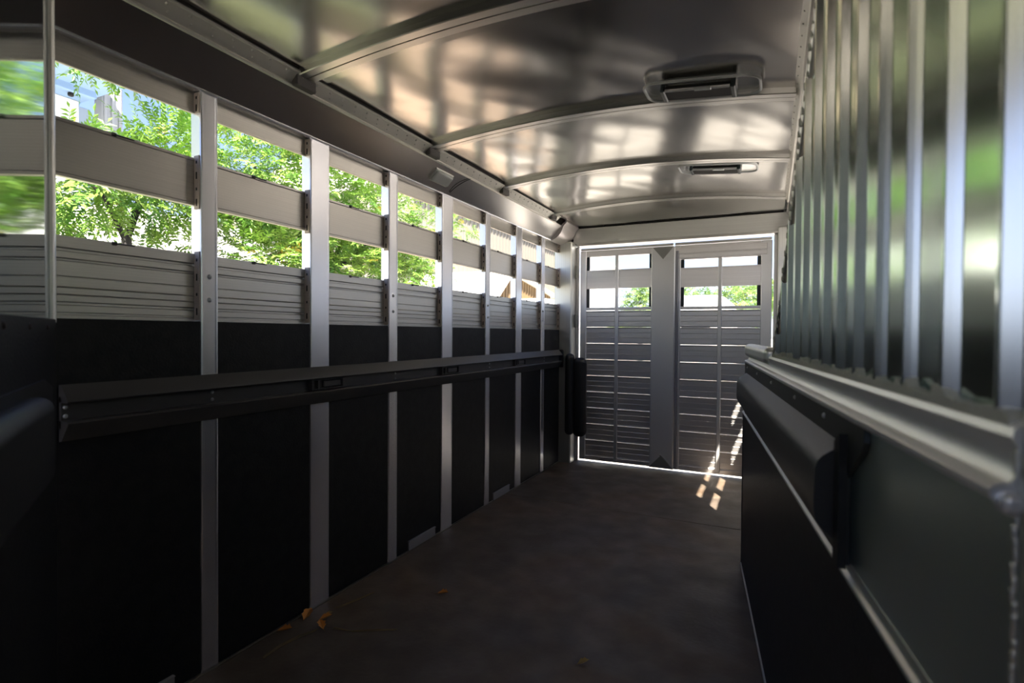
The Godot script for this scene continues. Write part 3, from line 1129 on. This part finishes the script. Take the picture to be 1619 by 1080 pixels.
# upright sheet following a profile of [distance, depth], cut to the panel's slanting outline
func strip(g: Geo, prof: Array, ts: float, off: float, smooth: bool) -> void:
	var k := prof.size()
	for q in k - 1:
		var a: Array = prof[q]
		var b: Array = prof[q + 1]
		var ta: float = ts + a[0]
		var tb: float = ts + b[0]
		if tb > 1.388:
			return
		var own := Vector3(a[0] - b[0], 0, a[1] - b[1]).normalized()
		var na := own
		var nb := own
		if smooth:
			if q > 0:
				na = Vector3(prof[q - 1][0] - b[0], 0, prof[q - 1][1] - b[1]).normalized()
			if q < k - 2:
				nb = Vector3(a[0] - prof[q + 2][0], 0, a[1] - prof[q + 2][1]).normalized()
		var A := Vector3(off + a[1], 1.120, -ta)
		var B := Vector3(off + b[1], 1.120, -tb)
		var C := Vector3(off + b[1], panel_top(tb), -tb)
		var D := Vector3(off + a[1], panel_top(ta), -ta)
		g.tri(A, B, C, na, nb, nb, Vector2(1.12, ta), Vector2(1.12, tb), Vector2(C.y, tb))
		g.tri(A, C, D, na, nb, na, Vector2(1.12, ta), Vector2(C.y, tb), Vector2(D.y, ta))


func build_left_divider() -> void:
	# local x runs from the hinge along the panel; +z faces away from the camera's side
	var al := deg_to_rad(58.8)
	var d := thing("divider", "mirror polished divider hinged at the left wall, black rubber and a pad below", "divider", Vector3(-1.700, 0, -0.733), -(PI / 2 - al))
	var V := Vector3(0, 1, 0)
	var H := Vector3(1, 0, 0)
	var g := Geo.new()
	g.tube([Vector3(0, 1.205, 0), Vector3(0, 2.046, 0)], [0.0155, 0.0155], 14)
	part(d, "hinge_tube", g, M.frame)
	g = Geo.new()
	g.span(Vector3(-0.006, 0.02, -0.008), Vector3(0.0, 1.205, 0.008), 0.002, V)
	part(d, "edge_strip", g, M.frame)
	g = Geo.new()
	g.extrude(PackedVector2Array([Vector2(0.010, 1.21), Vector2(0.010, 2.042), Vector2(0.08, 2.10), Vector2(1.40, 2.10), Vector2(1.40, 1.21)]), Vector3(0, 0, -0.004), H, V, Vector3(0, 0, 0.008))
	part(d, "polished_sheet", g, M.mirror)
	g = Geo.new()
	g.span(Vector3(0.0, 0.02, -0.014), Vector3(1.40, 1.214, 0.012), 0.002)
	var rp := part(d, "rubber_panel", g, M.rubber)
	for x in [0.13, 0.33, 0.55, 0.80, 1.1]:
		g = Geo.new()
		g.dome(Vector3(x, 1.193, -0.014), Vector3(0, 0, -1), 0.008, 0.004, 8)
		part(rp, "screw", g, M.clip)
	g = Geo.new()
	g.span(Vector3(1.385, 0.02, -0.012), Vector3(1.41, 2.07, 0.012), 0.004, V)
	part(d, "end_tube", g, M.post)
	g = Geo.new()
	g.rbox(Vector3(0.885, 0.960, -0.036), Vector3(0.99, 0.180, 0.060), 0.028, 5)
	var pad := part(d, "pad", g, M.vinyl)
	g = Geo.new()
	g.extrude(PackedVector2Array([Vector2(0.10, 0.86), Vector2(0.10, 1.045), Vector2(0.205, 1.070), Vector2(1.38, 1.070), Vector2(1.38, 0.85)]), Vector3(0, 0, -0.014), H, V, Vector3(0, 0, -0.006))
	part(pad, "pad_flange", g, M.vinyl)


func build_door_pad() -> void:
	var p := thing("door_pad", "pair of upright black cushioned rolls hanging at the left rear corner post", "pad", Vector3(-1.566, 0, -4.55))
	var g := Geo.new()
	g.rbox(Vector3(-0.060, 0.640, 0.0), Vector3(0.085, 0.73, 0.085), 0.040, 6)
	part(p, "roll", g, M.vinyl)
	g = Geo.new()
	g.rbox(Vector3(0.025, 0.615, -0.030), Vector3(0.120, 0.71, 0.105), 0.050, 6)
	part(p, "roll", g, M.vinyl)
	g = Geo.new()
	g.span(Vector3(-0.075, 0.40, -0.072), Vector3(-0.045, 0.46, -0.03), 0.003)
	part(p, "bracket", g, M.rail)
	g = Geo.new()
	g.span(Vector3(-0.075, 0.84, -0.072), Vector3(-0.045, 0.90, -0.03), 0.003)
	part(p, "bracket", g, M.rail)


# ------------------------------------------------------------------ roof fittings
func build_roof_vents() -> void:
	var spots := [[Vector3(-0.262, 0, -2.240), "roof vent on the ceiling nearest the camera, clear cover over a dark slot"], [Vector3(-0.300, 0, -3.372), "farther roof vent, just behind the third roof bow, with a thin dark slot"]]
	for i in 2:
		var at: Vector3 = spots[i][0]
		var y := bow_y(at.x) + (0.014 if i == 0 else 0.018)
		var v := thing("roof_vent", spots[i][1], "vent", Vector3(at.x, y, at.z), 0.0, "roof vents on the ceiling")
		v.rotation.z = 0.156 * (MID - at.x)
		var g := Geo.new()
		# clear cover: a rounded plate with a rim
		var out := rounded(0.215, 0.092, 0.055)
		plate(g, out, 0.0, -0.006, 0.0)
		part(v, "cover", g, M.clear)
		g = Geo.new()
		rim(g, out, 0.006, 0.0, -0.024)
		part(v, "rim", g, M.lens)
		g = Geo.new()
		g.span(Vector3(-0.145, -0.030, -0.045), Vector3(0.125, -0.006, 0.045), 0.006, Vector3(1, 0, 0))
		part(v, "housing", g, M.dark)
		g = Geo.new()
		g.tube([Vector3(-0.13, -0.028, 0.050), Vector3(0.11, -0.028, 0.050)], [0.006, 0.006], 8)
		g.tube([Vector3(-0.13, -0.028, -0.050), Vector3(0.11, -0.028, -0.050)], [0.005, 0.005], 8)
		part(v, "rod", g, M.bolt)
		g = Geo.new()
		g.span(Vector3(-0.150, -0.034, -0.055), Vector3(-0.132, 0.0, 0.055), 0.004)
		part(v, "end_block", g, M.gasket)
		g = Geo.new()
		g.span(Vector3(0.112, -0.034, -0.055), Vector3(0.130, 0.0, 0.055), 0.004)
		part(v, "end_block", g, M.gasket)
		g = Geo.new()
		g.span(Vector3(-0.02, -0.036, 0.040), Vector3(0.045, -0.026, 0.062), 0.003)
		part(v, "handle", g, M.lens)


func rounded(hx: float, hz: float, r: float) -> PackedVector2Array:
	var o := PackedVector2Array()
	for q in 4:
		var c := Vector2((hx - r) * (1 if q in [0, 3] else -1), (hz - r) * (1 if q < 2 else -1))
		for i in 7:
			var a := PI / 2 * q + PI / 2 * i / 6.0
			o.append(c + Vector2(cos(a), sin(a)) * r)
	return o


func plate(g: Geo, o: PackedVector2Array, y0: float, y1: float, _b: float) -> void:
	g.extrude(o, Vector3(0, y0, 0), Vector3(1, 0, 0), Vector3(0, 0, 1), Vector3(0, y1 - y0, 0), true)


func rim(g: Geo, o: PackedVector2Array, w: float, y0: float, y1: float) -> void:
	var pts := []
	var rad := []
	for p in o:
		pts.append(Vector3(p.x, (y0 + y1) / 2, p.y))
		rad.append(w)
	pts.append(pts[0])
	rad.append(w)
	g.tube(pts, rad, 8, false)


func build_cove_lamp() -> void:
	var at := Vector3(-1.690, 2.0608, -2.555)
	var l := thing("cove_lamp", "small clear rounded lamp on the left cove with a thin wire beside it", "lamp", at)
	var nx := Vector3(0.716, -0.698, 0)       # off the cove, into the room
	var up := Vector3(0.698, 0.716, 0)
	var g := Geo.new()
	g.xf = Transform3D(Basis(up, nx, Vector3(0, 0, -1)), Vector3.ZERO)
	g.rbox(Vector3(0, 0.003, 0), Vector3(0.080, 0.008, 0.175), 0.0035, 2)
	part(l, "base", g, M.frame)
	g = Geo.new()
	g.xf = Transform3D(Basis(up, nx, Vector3(0, 0, -1)), Vector3.ZERO)
	g.rbox(Vector3(0, 0.014, 0), Vector3(0.066, 0.022, 0.155), 0.011, 4)
	part(l, "lens", g, M.lens)
	g = Geo.new()
	var pts := []
	var rad := []
	for i in 13:
		var t := i / 12.0
		var u := lerpf(-0.060, 0.068, t)
		var z := -0.155 - 0.085 * pow(t, 2.2)
		pts.append(up * u + nx * (0.003 + 0.004 * sin(PI * t)) + Vector3(0, 0, z))
		rad.append(0.0022)
	g.tube(pts, rad, 6)
	part(l, "wire", g, M.dark)


func build_dry_leaves() -> void:
	var spots := [
		[-1.716, -1.500, 0.030, 0, 0.4, "brown curled leaf at the foot of the left wall, nearest the camera"],
		[-1.722, -1.622, 0.034, 1, 1.9, "orange crumpled leaf against the foot of the wide post"],
		[-1.640, -1.640, 0.026, 1, 0.9, "orange leaf lying on the floor just off the wide post, farther of two touching"],
		[-1.612, -1.590, 0.028, 0, 2.6, "brown leaf lying on the floor just off the wide post, nearer of two touching"],
		[-1.650, -1.665, 0.018, 2, 1.2, "pale flake of leaf beside the orange leaves near the wide post"],
		[-1.324, -2.032, 0.026, 0, 0.2, "small brown leaf alone on the floor away from the left wall"],
		[-0.593, -1.827, 0.022, 2, 0.7, "small tan leaf alone in the middle of the floor"],
	]
	for s in spots:
		var o := thing("dry_leaf", s[5], "leaf", Vector3(s[0], 0.0, s[1]), s[4], "dry leaves on the floor")
		var g := Geo.new()
		var r: float = s[2]
		var n := 7
		var L := []
		for i in n + 1:
			var t := float(i) / n
			var w := r * 0.55 * sin(PI * clampf(t * 0.96 + 0.02, 0, 1)) * (1.0 + 0.25 * sin(t * 19.0 + s[4]))
			var x := lerpf(-r, r, t)
			var y := 0.002 + r * 0.5 * t * t
			L.append([Vector3(x, y + w * 0.9, -w), Vector3(x, y, 0), Vector3(x, y + w * 0.7, w)])
		for i in n:
			for q in 2:
				g.quad(L[i][q], L[i + 1][q], L[i + 1][q + 1], L[i][q + 1], Vector3(0, 0.8, 0.6 if q == 0 else -0.6).normalized())
		part(o, "blade", g, [M.leaf_dry, M.leaf_dry, M.leaf_tan][s[3]])
		g = Geo.new()
		g.tube([Vector3(-r * 1.5, 0.002, r * 0.1), Vector3(-r * 0.9, 0.003, 0), Vector3(r * 0.6, 0.005 + r * 0.3, 0)], [0.0009, 0.0009, 0.0005], 5)
		part(o, "stalk", g, M.tan)


func build_hay() -> void:
	var lines := [
		["thin pale wisp of hay curving along the floor beside the brown curled leaf", [Vector2(-1.640, -1.335), Vector2(-1.650, -1.42), Vector2(-1.636, -1.50), Vector2(-1.612, -1.56)], 0.0022],
		["thin pale wisp of hay reaching out into the floor from the orange leaves", [Vector2(-1.56, -1.60), Vector2(-1.48, -1.615), Vector2(-1.40, -1.66), Vector2(-1.33, -1.70)], 0.0018],
		["short pale wisp of hay beside the wide post, just past the orange leaves", [Vector2(-1.66, -1.72), Vector2(-1.63, -1.82), Vector2(-1.61, -1.90)], 0.0018],
	]
	for l in lines:
		var at := Vector3(l[1][0].x, 0.0, l[1][0].y)
		var o := thing("hay_wisp", l[0], "hay", at, 0.0, "wisps of hay on the floor")
		for k in 3:
			var g := Geo.new()
			var pts := []
			var rad := []
			for p in l[1]:
				pts.append(Vector3(p.x + rng.randf_range(-0.008, 0.008), 0.003 + 0.001 * k, p.y + rng.randf_range(-0.008, 0.008)) - at)
				rad.append(l[2] * rng.randf_range(0.6, 1.0))
			g.tube(pts, rad, 5)
			part(o, "stalk", g, M.hay)


# ------------------------------------------------------------------ outside
func build_outside() -> void:
	var g := Geo.new()
	g.quad(Vector3(-160, 0, 90), Vector3(120, 0, 90), Vector3(120, 0, -220), Vector3(-160, 0, -220), Vector3(0, 1, 0))
	var gr := part(self, "ground", g, M.ground)
	gr.position.y = -0.50
	tag(gr, "pale sunlit gravel yard round the trailer", "ground", "", "structure")
	g = Geo.new()
	g.span(Vector3(-10.5, -0.05, -5.0), Vector3(-2.7, 0.015, 9.0), 0.01)
	var lw := part(self, "lawn", g, M.lawn)
	lw.position.y = -0.50
	tag(lw, "strip of green lawn under the nearest trees outside the left wall", "lawn", "", "structure")
	g = Geo.new()
	g.span(Vector3(-10.5, -0.05, -9.5), Vector3(-2.7, 0.012, -5.0), 0.01)
	lw = part(self, "planting_bed", g, M.mulch)
	lw.position.y = -0.50
	tag(lw, "bed of brown bark mulch under the broad tree outside the left wall", "bed", "", "structure")
	g = Geo.new()
	g.span(Vector3(0.7, -0.05, -30.0), Vector3(16.0, 0.012, 12.0), 0.01)
	lw = part(self, "apron", g, M.concrete)
	lw.position.y = -0.50
	tag(lw, "pale concrete apron along the right side of the trailer", "pavement", "", "structure")
	white_building()
	metal_building()
	shed()
	box_trailer()
	van()
	camper()
	trees()


func ribs_on(g: Geo, x: float, z0: float, z1: float, y0: float, y1: float, step: float, w: float, d: float) -> void:
	var z := z0
	while z < z1:
		g.span(Vector3(x, y0, z), Vector3(x + d, y1, z + w), 0.005, Vector3(0, 1, 0))
		z += step


func white_building() -> void:
	var b := thing("building", "white building with a deep eave and grey corner column behind the first left opening", "building", Vector3(-14, -0.50, 0))
	var g := Geo.new()
	g.span(Vector3(-8, 0, -6.62), Vector3(0, 6.80, 14), 0.02)
	part(b, "wall", g, M.white)
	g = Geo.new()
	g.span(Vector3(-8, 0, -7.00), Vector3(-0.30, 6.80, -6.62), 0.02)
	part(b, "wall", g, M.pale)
	g = Geo.new()
	g.span(Vector3(-8, 6.80, -6.70), Vector3(1.75, 6.88, 14.2), 0.02)
	part(b, "soffit", g, M.soffit)
	g = Geo.new()
	g.span(Vector3(0.75, 6.66, -6.55), Vector3(0.85, 6.82, 14.2), 0.01)
	part(b, "eave_beam", g, M.soffit)
	g = Geo.new()
	g.extrude(PackedVector2Array([Vector2(1.80, 6.86), Vector2(1.80, 7.05), Vector2(-4, 9.0), Vector2(-8, 9.0), Vector2(-8, 6.88)]), Vector3(0, 0, -6.75), Vector3(1, 0, 0), Vector3(0, 1, 0), Vector3(0, 0, 21.0))
	part(b, "roof", g, M.pale)
	g = Geo.new()
	g.span(Vector3(0.02, 0, -7.33), Vector3(0.35, 8.0, -6.90), 0.02, Vector3(0, 1, 0))
	for i in 3:
		g.span(Vector3(0.35, 0, -7.29 + i * 0.15), Vector3(0.38, 8.0, -7.23 + i * 0.15), 0.008, Vector3(0, 1, 0))
	part(b, "column", g, M.grey)
	g = Geo.new()
	g.rbox(Vector3(0.35, 6.76, -6.30), Vector3(0.10, 0.09, 0.10), 0.03, 3)
	part(b, "eave_lamp", g, M.dark)


func metal_building() -> void:
	var b := thing("building", "large cream ribbed metal building beyond the far left wall openings", "building", Vector3(-16, -0.50, 0))
	var g := Geo.new()
	g.span(Vector3(-14, 0, -45.0), Vector3(0, 9.0, -21.5), 0.03)
	part(b, "wall", g, M.cream)
	g = Geo.new()
	g.span(Vector3(-14, 0, -60.5), Vector3(0, 9.0, -45.0), 0.03)
	part(b, "wall", g, M.white, "whiter rear half of the ribbed wall")
	g = Geo.new()
	ribs_on(g, 0.0, -44.9, -21.5, 0.0, 9.0, 0.45, 0.09, 0.05)
	part(b, "siding_ribs", g, M.siding, "", "stuff")
	g = Geo.new()
	g.extrude(PackedVector2Array([Vector2(0.4, 9.0), Vector2(0.4, 9.25), Vector2(-7, 11.2), Vector2(-14.4, 9.25), Vector2(-14.4, 9.0)]), Vector3(0, 0, -60.8), Vector3(1, 0, 0), Vector3(0, 1, 0), Vector3(0, 0, 39.6))
	part(b, "roof", g, M.white)


func shed() -> void:
	var b := thing("shed", "low tan gabled shed with a white roof in front of the metal building", "shed", Vector3(-11, -0.50, 0))
	var g := Geo.new()
	# gable towards the yard
	g.extrude(PackedVector2Array([Vector2(-20.9, 0), Vector2(-20.9, 3.25), Vector2(-22.4, 4.45), Vector2(-27.5, 3.70), Vector2(-27.5, 0)]), Vector3(0, 0, 0), Vector3(0, 0, 1), Vector3(0, 1, 0), Vector3(-4.6, 0, 0))
	part(b, "wall", g, M.tan)
	g = Geo.new()
	var z := -27.4
	while z < -21.0:
		var top := lerpf(3.70, 4.45, (z + 27.5) / 5.1) if z < -22.4 else lerpf(4.45, 3.25, (z + 22.4) / 1.5)
		g.span(Vector3(0, 0, z), Vector3(0.04, top - 0.03, z + 0.06), 0.005, Vector3(0, 1, 0))
		z += 0.3
	part(b, "siding_ribs", g, M.tan_rib, "", "stuff")
	g = Geo.new()
	g.extrude(PackedVector2Array([Vector2(-20.5, 2.95), Vector2(-20.5, 3.10), Vector2(-22.4, 4.62), Vector2(-27.9, 3.80), Vector2(-27.9, 3.66), Vector2(-22.4, 4.46)]), Vector3(0.25, 0, 0), Vector3(0, 0, 1), Vector3(0, 1, 0), Vector3(-4.9, 0, 0))
	part(b, "roof", g, M.white)


func wheel(parent: Node3D, c: Vector3, r: float) -> void:
	var g := Geo.new()
	g.tube([c + Vector3(-0.11, 0, 0), c + Vector3(-0.09, 0, 0), c + Vector3(0.09, 0, 0), c + Vector3(0.11, 0, 0)], [r * 0.9, r, r, r * 0.9], 20)
	var w := part(parent, "wheel", g, M.tyre)
	g = Geo.new()
	g.tube([c + Vector3(-0.118, 0, 0), c + Vector3(0.118, 0, 0)], [r * 0.55, r * 0.55], 14)
	part(w, "hub", g, M.grey)


func box_trailer() -> void:
	var b := thing("cargo_trailer", "plain white box trailer parked behind the green trees", "trailer", Vector3(-11.2, -0.50, -7.9))
	var g := Geo.new()
	g.rbox(Vector3(-1.2, 2.35, 0), Vector3(2.4, 3.5, 4.4), 0.12, 3)
	part(b, "body", g, M.white)
	g = Geo.new()
	g.span(Vector3(-2.35, 0.55, -2.1), Vector3(0.02, 0.66, 2.1), 0.02)
	part(b, "skirt", g, M.grey)
	for z in [-0.55, 0.35]:
		wheel(b, Vector3(-0.12, 0.36, z), 0.36)
		wheel(b, Vector3(-2.28, 0.36, z), 0.36)
	g = Geo.new()
	g.tube([Vector3(-1.2, 0.5, 2.1), Vector3(-1.2, 0.5, 3.3)], [0.05, 0.05], 8)
	g.tube([Vector3(-1.2, 0.0, 3.2), Vector3(-1.2, 0.5, 3.2)], [0.04, 0.04], 8)
	part(b, "drawbar", g, M.dark)


func van() -> void:
	var b := thing("van", "white high roofed van parked below the farthest left wall openings", "van", Vector3(-7.0, -0.50, -16.0))
	var g := Geo.new()
	g.extrude(PackedVector2Array([Vector2(-2.6, 0.45), Vector2(-2.6, 2.55), Vector2(-2.45, 2.72), Vector2(1.3, 2.72), Vector2(1.65, 2.60), Vector2(2.15, 1.65), Vector2(2.85, 1.35), Vector2(2.95, 0.95), Vector2(2.95, 0.45)]), Vector3(0.95, 0, 0), Vector3(0, 0, 1), Vector3(0, 1, 0), Vector3(-1.9, 0, 0), true)
	part(b, "body", g, M.white)
	g = Geo.new()
	g.extrude(PackedVector2Array([Vector2(0.7, 1.55), Vector2(0.7, 2.2), Vector2(1.7, 2.2), Vector2(2.0, 1.6)]), Vector3(0.96, 0, 0), Vector3(0, 0, 1), Vector3(0, 1, 0), Vector3(-1.92, 0, 0))
	part(b, "side_window", g, M.glass)
	g = Geo.new()
	g.quad(Vector3(-0.8, 1.72, 2.13), Vector3(0.8, 1.72, 2.13), Vector3(0.75, 2.5, 1.73), Vector3(-0.75, 2.5, 1.73), Vector3(0, 0.45, 0.9).normalized())
	part(b, "windscreen", g, M.glass)
	for z in [-1.6, 1.95]:
		wheel(b, Vector3(0.84, 0.36, z), 0.36)
		wheel(b, Vector3(-0.84, 0.36, z), 0.36)


func camper() -> void:
	var b := thing("camper", "white round roofed camper parked behind the rear doors", "camper", Vector3(-2.1, -0.50, -20.5))
	var g := Geo.new()
	g.extrude(PackedVector2Array([Vector2(-1.5, 0.5), Vector2(-1.5, 3.02), Vector2(-1.42, 3.10), Vector2(0.28, 3.10), Vector2(0.55, 3.02), Vector2(0.78, 2.82), Vector2(0.88, 2.5), Vector2(0.88, 0.5)]), Vector3(0, 0, 0), Vector3(1, 0, 0), Vector3(0, 1, 0), Vector3(0, 0, -2.4), true)
	part(b, "body", g, M.white)
	g = Geo.new()
	g.span(Vector3(-0.9, 1.5, 0.0), Vector3(0.1, 2.2, 0.02), 0.01, Vector3(1, 0, 0))
	part(b, "window", g, M.glass)
	for z in [-0.5, -1.9]:
		wheel(b, Vector3(-1.35, 0.34, z), 0.34)
		wheel(b, Vector3(0.74, 0.34, z), 0.34)


# a leafy spray: a thin twig with paired narrow leaflets
func spray(sd: int, leaf: float, length: float, pairs: int) -> ArrayMesh:
	var r := RandomNumberGenerator.new()
	r.seed = sd
	var g := Geo.new()
	var twig := []
	var rad := []
	for i in 4:
		var t := i / 3.0
		twig.append(Vector3(0.02 * sin(t * 3.0 + sd), length * t, 0.10 * length * t * t))
		rad.append(lerpf(0.004, 0.0015, t))
	g.tube(twig, rad, 3, false)
	for i in pairs * 2 + 1:
		var t := 1.0 if i == pairs * 2 else 0.15 + 0.8 * float(i / 2) / pairs
		var base := Vector3(0.02 * sin(t * 3.0 + sd), length * t, 0.10 * length * t * t)
		var side := (1.0 if i % 2 == 0 else -1.0)
		var dir := Vector3(side * 0.9, 0.55, r.randf_range(-0.1, 0.5)).normalized()
		if i == pairs * 2:
			dir = Vector3(0.1, 1, 0.2).normalized()
		var l := leaf * r.randf_range(0.8, 1.2)
		var w := l * 0.17
		var fl := Vector3(r.randf_range(-0.4, 0.4), r.randf_range(-0.4, 0.4), 1).normalized()
		var sidev := dir.cross(fl).normalized()
		var nn := sidev.cross(dir).normalized()
		var a := base
		var tip := base + dir * l - nn * l * 0.18
		var m := base + dir * l * 0.45
		var p := m + sidev * w + nn * w * 0.35
		var q := m - sidev * w + nn * w * 0.35
		var n1 := (nn - sidev * 0.35).normalized()
		var n2 := (nn + sidev * 0.35).normalized()
		g.tri(a, m, p, n1, n1, n1)
		g.tri(m, tip, p, n1, n1, n1)
		g.tri(a, m, q, n2, n2, n2)
		g.tri(m, tip, q, n2, n2, n2)
	return g.mesh()


func tree(called: String, label: String, foot: Vector3, trunk_r: float, lobes: Array, sprays: Array, tint: Array, group := "") -> void:
	var t := thing(called, label, "tree", foot, 0.0, group)
	var top := 0.0
	var mean := Vector3.ZERO
	for l in lobes:
		mean += (l[0] - foot) / lobes.size()
		top = maxf(top, l[0].y - foot.y)
	var knee := Vector3(mean.x * 0.12, minf(mean.y * 0.8, 2.9), mean.z * 0.12)
	var g := Geo.new()
	g.tube([Vector3.ZERO, Vector3(0.02, knee.y * 0.5, -0.02), knee], [trunk_r * 1.25, trunk_r, trunk_r * 0.8], 9)
	part(t, "trunk", g, M.bark)
	var at := []
	var cols := []
	for l in lobes:
		var c: Vector3 = l[0] - foot
		var R: Vector3 = l[1]
		if l[2] > 80:
			g = Geo.new()
			var mid := knee.lerp(c, 0.55) + Vector3(0, 0.12, 0)
			g.tube([knee + Vector3(0, -0.05, 0), mid, c], [trunk_r * 0.5, trunk_r * 0.32, trunk_r * 0.12], 6)
			part(t, "branch", g, M.bark)
		for i in l[2]:
			var dir := Vector3(rng.randfn(), rng.randfn(), rng.randfn()).normalized()
			var rr := pow(rng.randf(), 0.42)
			var p := c + dir * R * rr
			var aim := (dir * 0.9 + Vector3(rng.randf_range(-0.6, 0.6), rng.randf_range(-0.75, 0.15), rng.randf_range(-0.6, 0.6))).normalized()
			var x := aim.cross(Vector3(rng.randf_range(-0.5, 0.5), 1, rng.randf_range(-0.5, 0.5))).normalized()
			var z := x.cross(aim)
			at.append(Transform3D(Basis(x, aim, z).scaled(Vector3.ONE * rng.randf_range(0.75, 1.25)), p))
			var k := rng.randf()
			var c0: Color = tint[0]
			cols.append(c0.lerp(tint[1], k) if rng.randf() > 0.018 else tint[2])
	for s in sprays.size():
		var mm := MultiMesh.new()
		mm.transform_format = MultiMesh.TRANSFORM_3D
		mm.use_colors = true
		mm.mesh = sprays[s]
		var mine := range(s, at.size(), sprays.size())
		mm.instance_count = mine.size()
		for i in mine.size():
			mm.set_instance_transform(i, at[mine[i]])
			mm.set_instance_color(i, cols[mine[i]])
		var o := MultiMeshInstance3D.new()
		o.multimesh = mm
		o.material_override = M.foliage
		put(t, o, "foliage")
		o.set_meta("kind", "stuff")


func trees() -> void:
	var near := [spray(1, 0.085, 0.26, 6), spray(2, 0.075, 0.22, 5), spray(3, 0.095, 0.30, 6)]
	var far := [spray(4, 0.20, 0.55, 5), spray(5, 0.17, 0.50, 4)]
	var green := [Color(0.085, 0.215, 0.028), Color(0.27, 0.42, 0.075), Color(0.52, 0.42, 0.06)]
	var dull := [Color(0.12, 0.24, 0.06), Color(0.28, 0.40, 0.12), Color(0.48, 0.40, 0.12)]
	tree("tree", "slim dark trunked green tree seen through the first left wall opening", Vector3(-6.5, -0.50, -3.53), 0.062, [
		[Vector3(-6.4, 2.75, -3.05), Vector3(0.7, 0.50, 0.42), 210],
		[Vector3(-6.5, 2.85, -3.75), Vector3(0.7, 0.50, 0.50), 230],
		[Vector3(-6.6, 3.35, -4.05), Vector3(0.6, 0.42, 0.42), 190],
		[Vector3(-6.7, 2.25, -2.75), Vector3(0.5, 0.30, 0.35), 70],
		[Vector3(-6.6, 2.15, -4.05), Vector3(0.5, 0.22, 0.35), 50],
		[Vector3(-6.5, 4.06, -3.20), Vector3(0.35, 0.12, 0.40), 44],
	], near, green, "green trees beside the left wall")
	tree("tree", "broad bright green tree filling the second to fifth left wall openings", Vector3(-6.9, -0.50, -6.9), 0.10, [
		[Vector3(-6.3, 3.4, -5.0), Vector3(0.9, 0.85, 0.75), 520],
		[Vector3(-6.4, 2.2, -5.1), Vector3(0.8, 0.65, 0.85), 420],
		[Vector3(-6.6, 3.3, -6.3), Vector3(1.0, 0.95, 0.95), 620],
		[Vector3(-6.6, 2.2, -6.6), Vector3(1.0, 0.75, 1.0), 520],
		[Vector3(-6.9, 3.4, -7.9), Vector3(1.0, 0.95, 1.05), 560],
		[Vector3(-6.9, 2.3, -8.1), Vector3(1.0, 0.75, 1.0), 460],
		[Vector3(-6.9, 3.3, -9.4), Vector3(0.9, 0.8, 0.9), 300],
		[Vector3(-6.9, 2.6, -9.5), Vector3(0.8, 0.6, 0.8), 220],
		[Vector3(-6.6, 3.7, -10.6), Vector3(0.6, 0.5, 0.6), 70],
		[Vector3(-6.7, 4.7, -6.6), Vector3(1.3, 0.7, 1.8), 420],
	], near, green, "green trees beside the left wall")
	tree("tree", "green tree behind the left wall ahead of the dividers, mirrored in the left divider", Vector3(-6.8, -0.50, 0.6), 0.08, [
		[Vector3(-6.6, 3.0, 0.2), Vector3(1.1, 1.1, 1.2), 420],
		[Vector3(-6.8, 4.0, 1.4), Vector3(1.2, 1.0, 1.2), 380],
	], near, green, "green trees beside the left wall")
	tree("tree", "small leafy tree in the left rear door opening", Vector3(-6.4, -0.50, -29.0), 0.12, [
		[Vector3(-6.4, 2.9, -29.0), Vector3(0.7, 0.75, 0.7), 150],
		[Vector3(-6.1, 3.5, -29.0), Vector3(0.5, 0.45, 0.6), 80],
		[Vector3(-7.1, 1.9, -29.0), Vector3(1.0, 0.4, 0.7), 90],
	], far, dull, "small trees beyond the rear doors")
	tree("tree", "low green tree showing above the camper roof", Vector3(-4.4, -0.50, -33.0), 0.12, [
		[Vector3(-4.4, 3.3, -33.0), Vector3(0.9, 0.62, 0.8), 170],
		[Vector3(-3.2, 3.0, -33.0), Vector3(0.8, 0.55, 0.8), 120],
	], far, dull, "small trees beyond the rear doors")
	tree("tree", "loose grey green tree to the right of the camper", Vector3(-1.7, -0.50, -30.0), 0.11, [
		[Vector3(-1.7, 2.9, -30.0), Vector3(0.7, 0.85, 0.7), 150],
		[Vector3(-1.5, 3.6, -30.0), Vector3(0.6, 0.45, 0.6), 80],
	], far, dull, "small trees beyond the rear doors")
	tree("tree", "yellow green tree at the right end of the right rear door opening", Vector3(-0.5, -0.50, -32.0), 0.12, [
		[Vector3(-0.6, 3.0, -32.0), Vector3(0.75, 0.9, 0.8), 180],
		[Vector3(0.1, 3.5, -32.0), Vector3(0.7, 0.6, 0.8), 110],
	], far, green, "small trees beyond the rear doors")
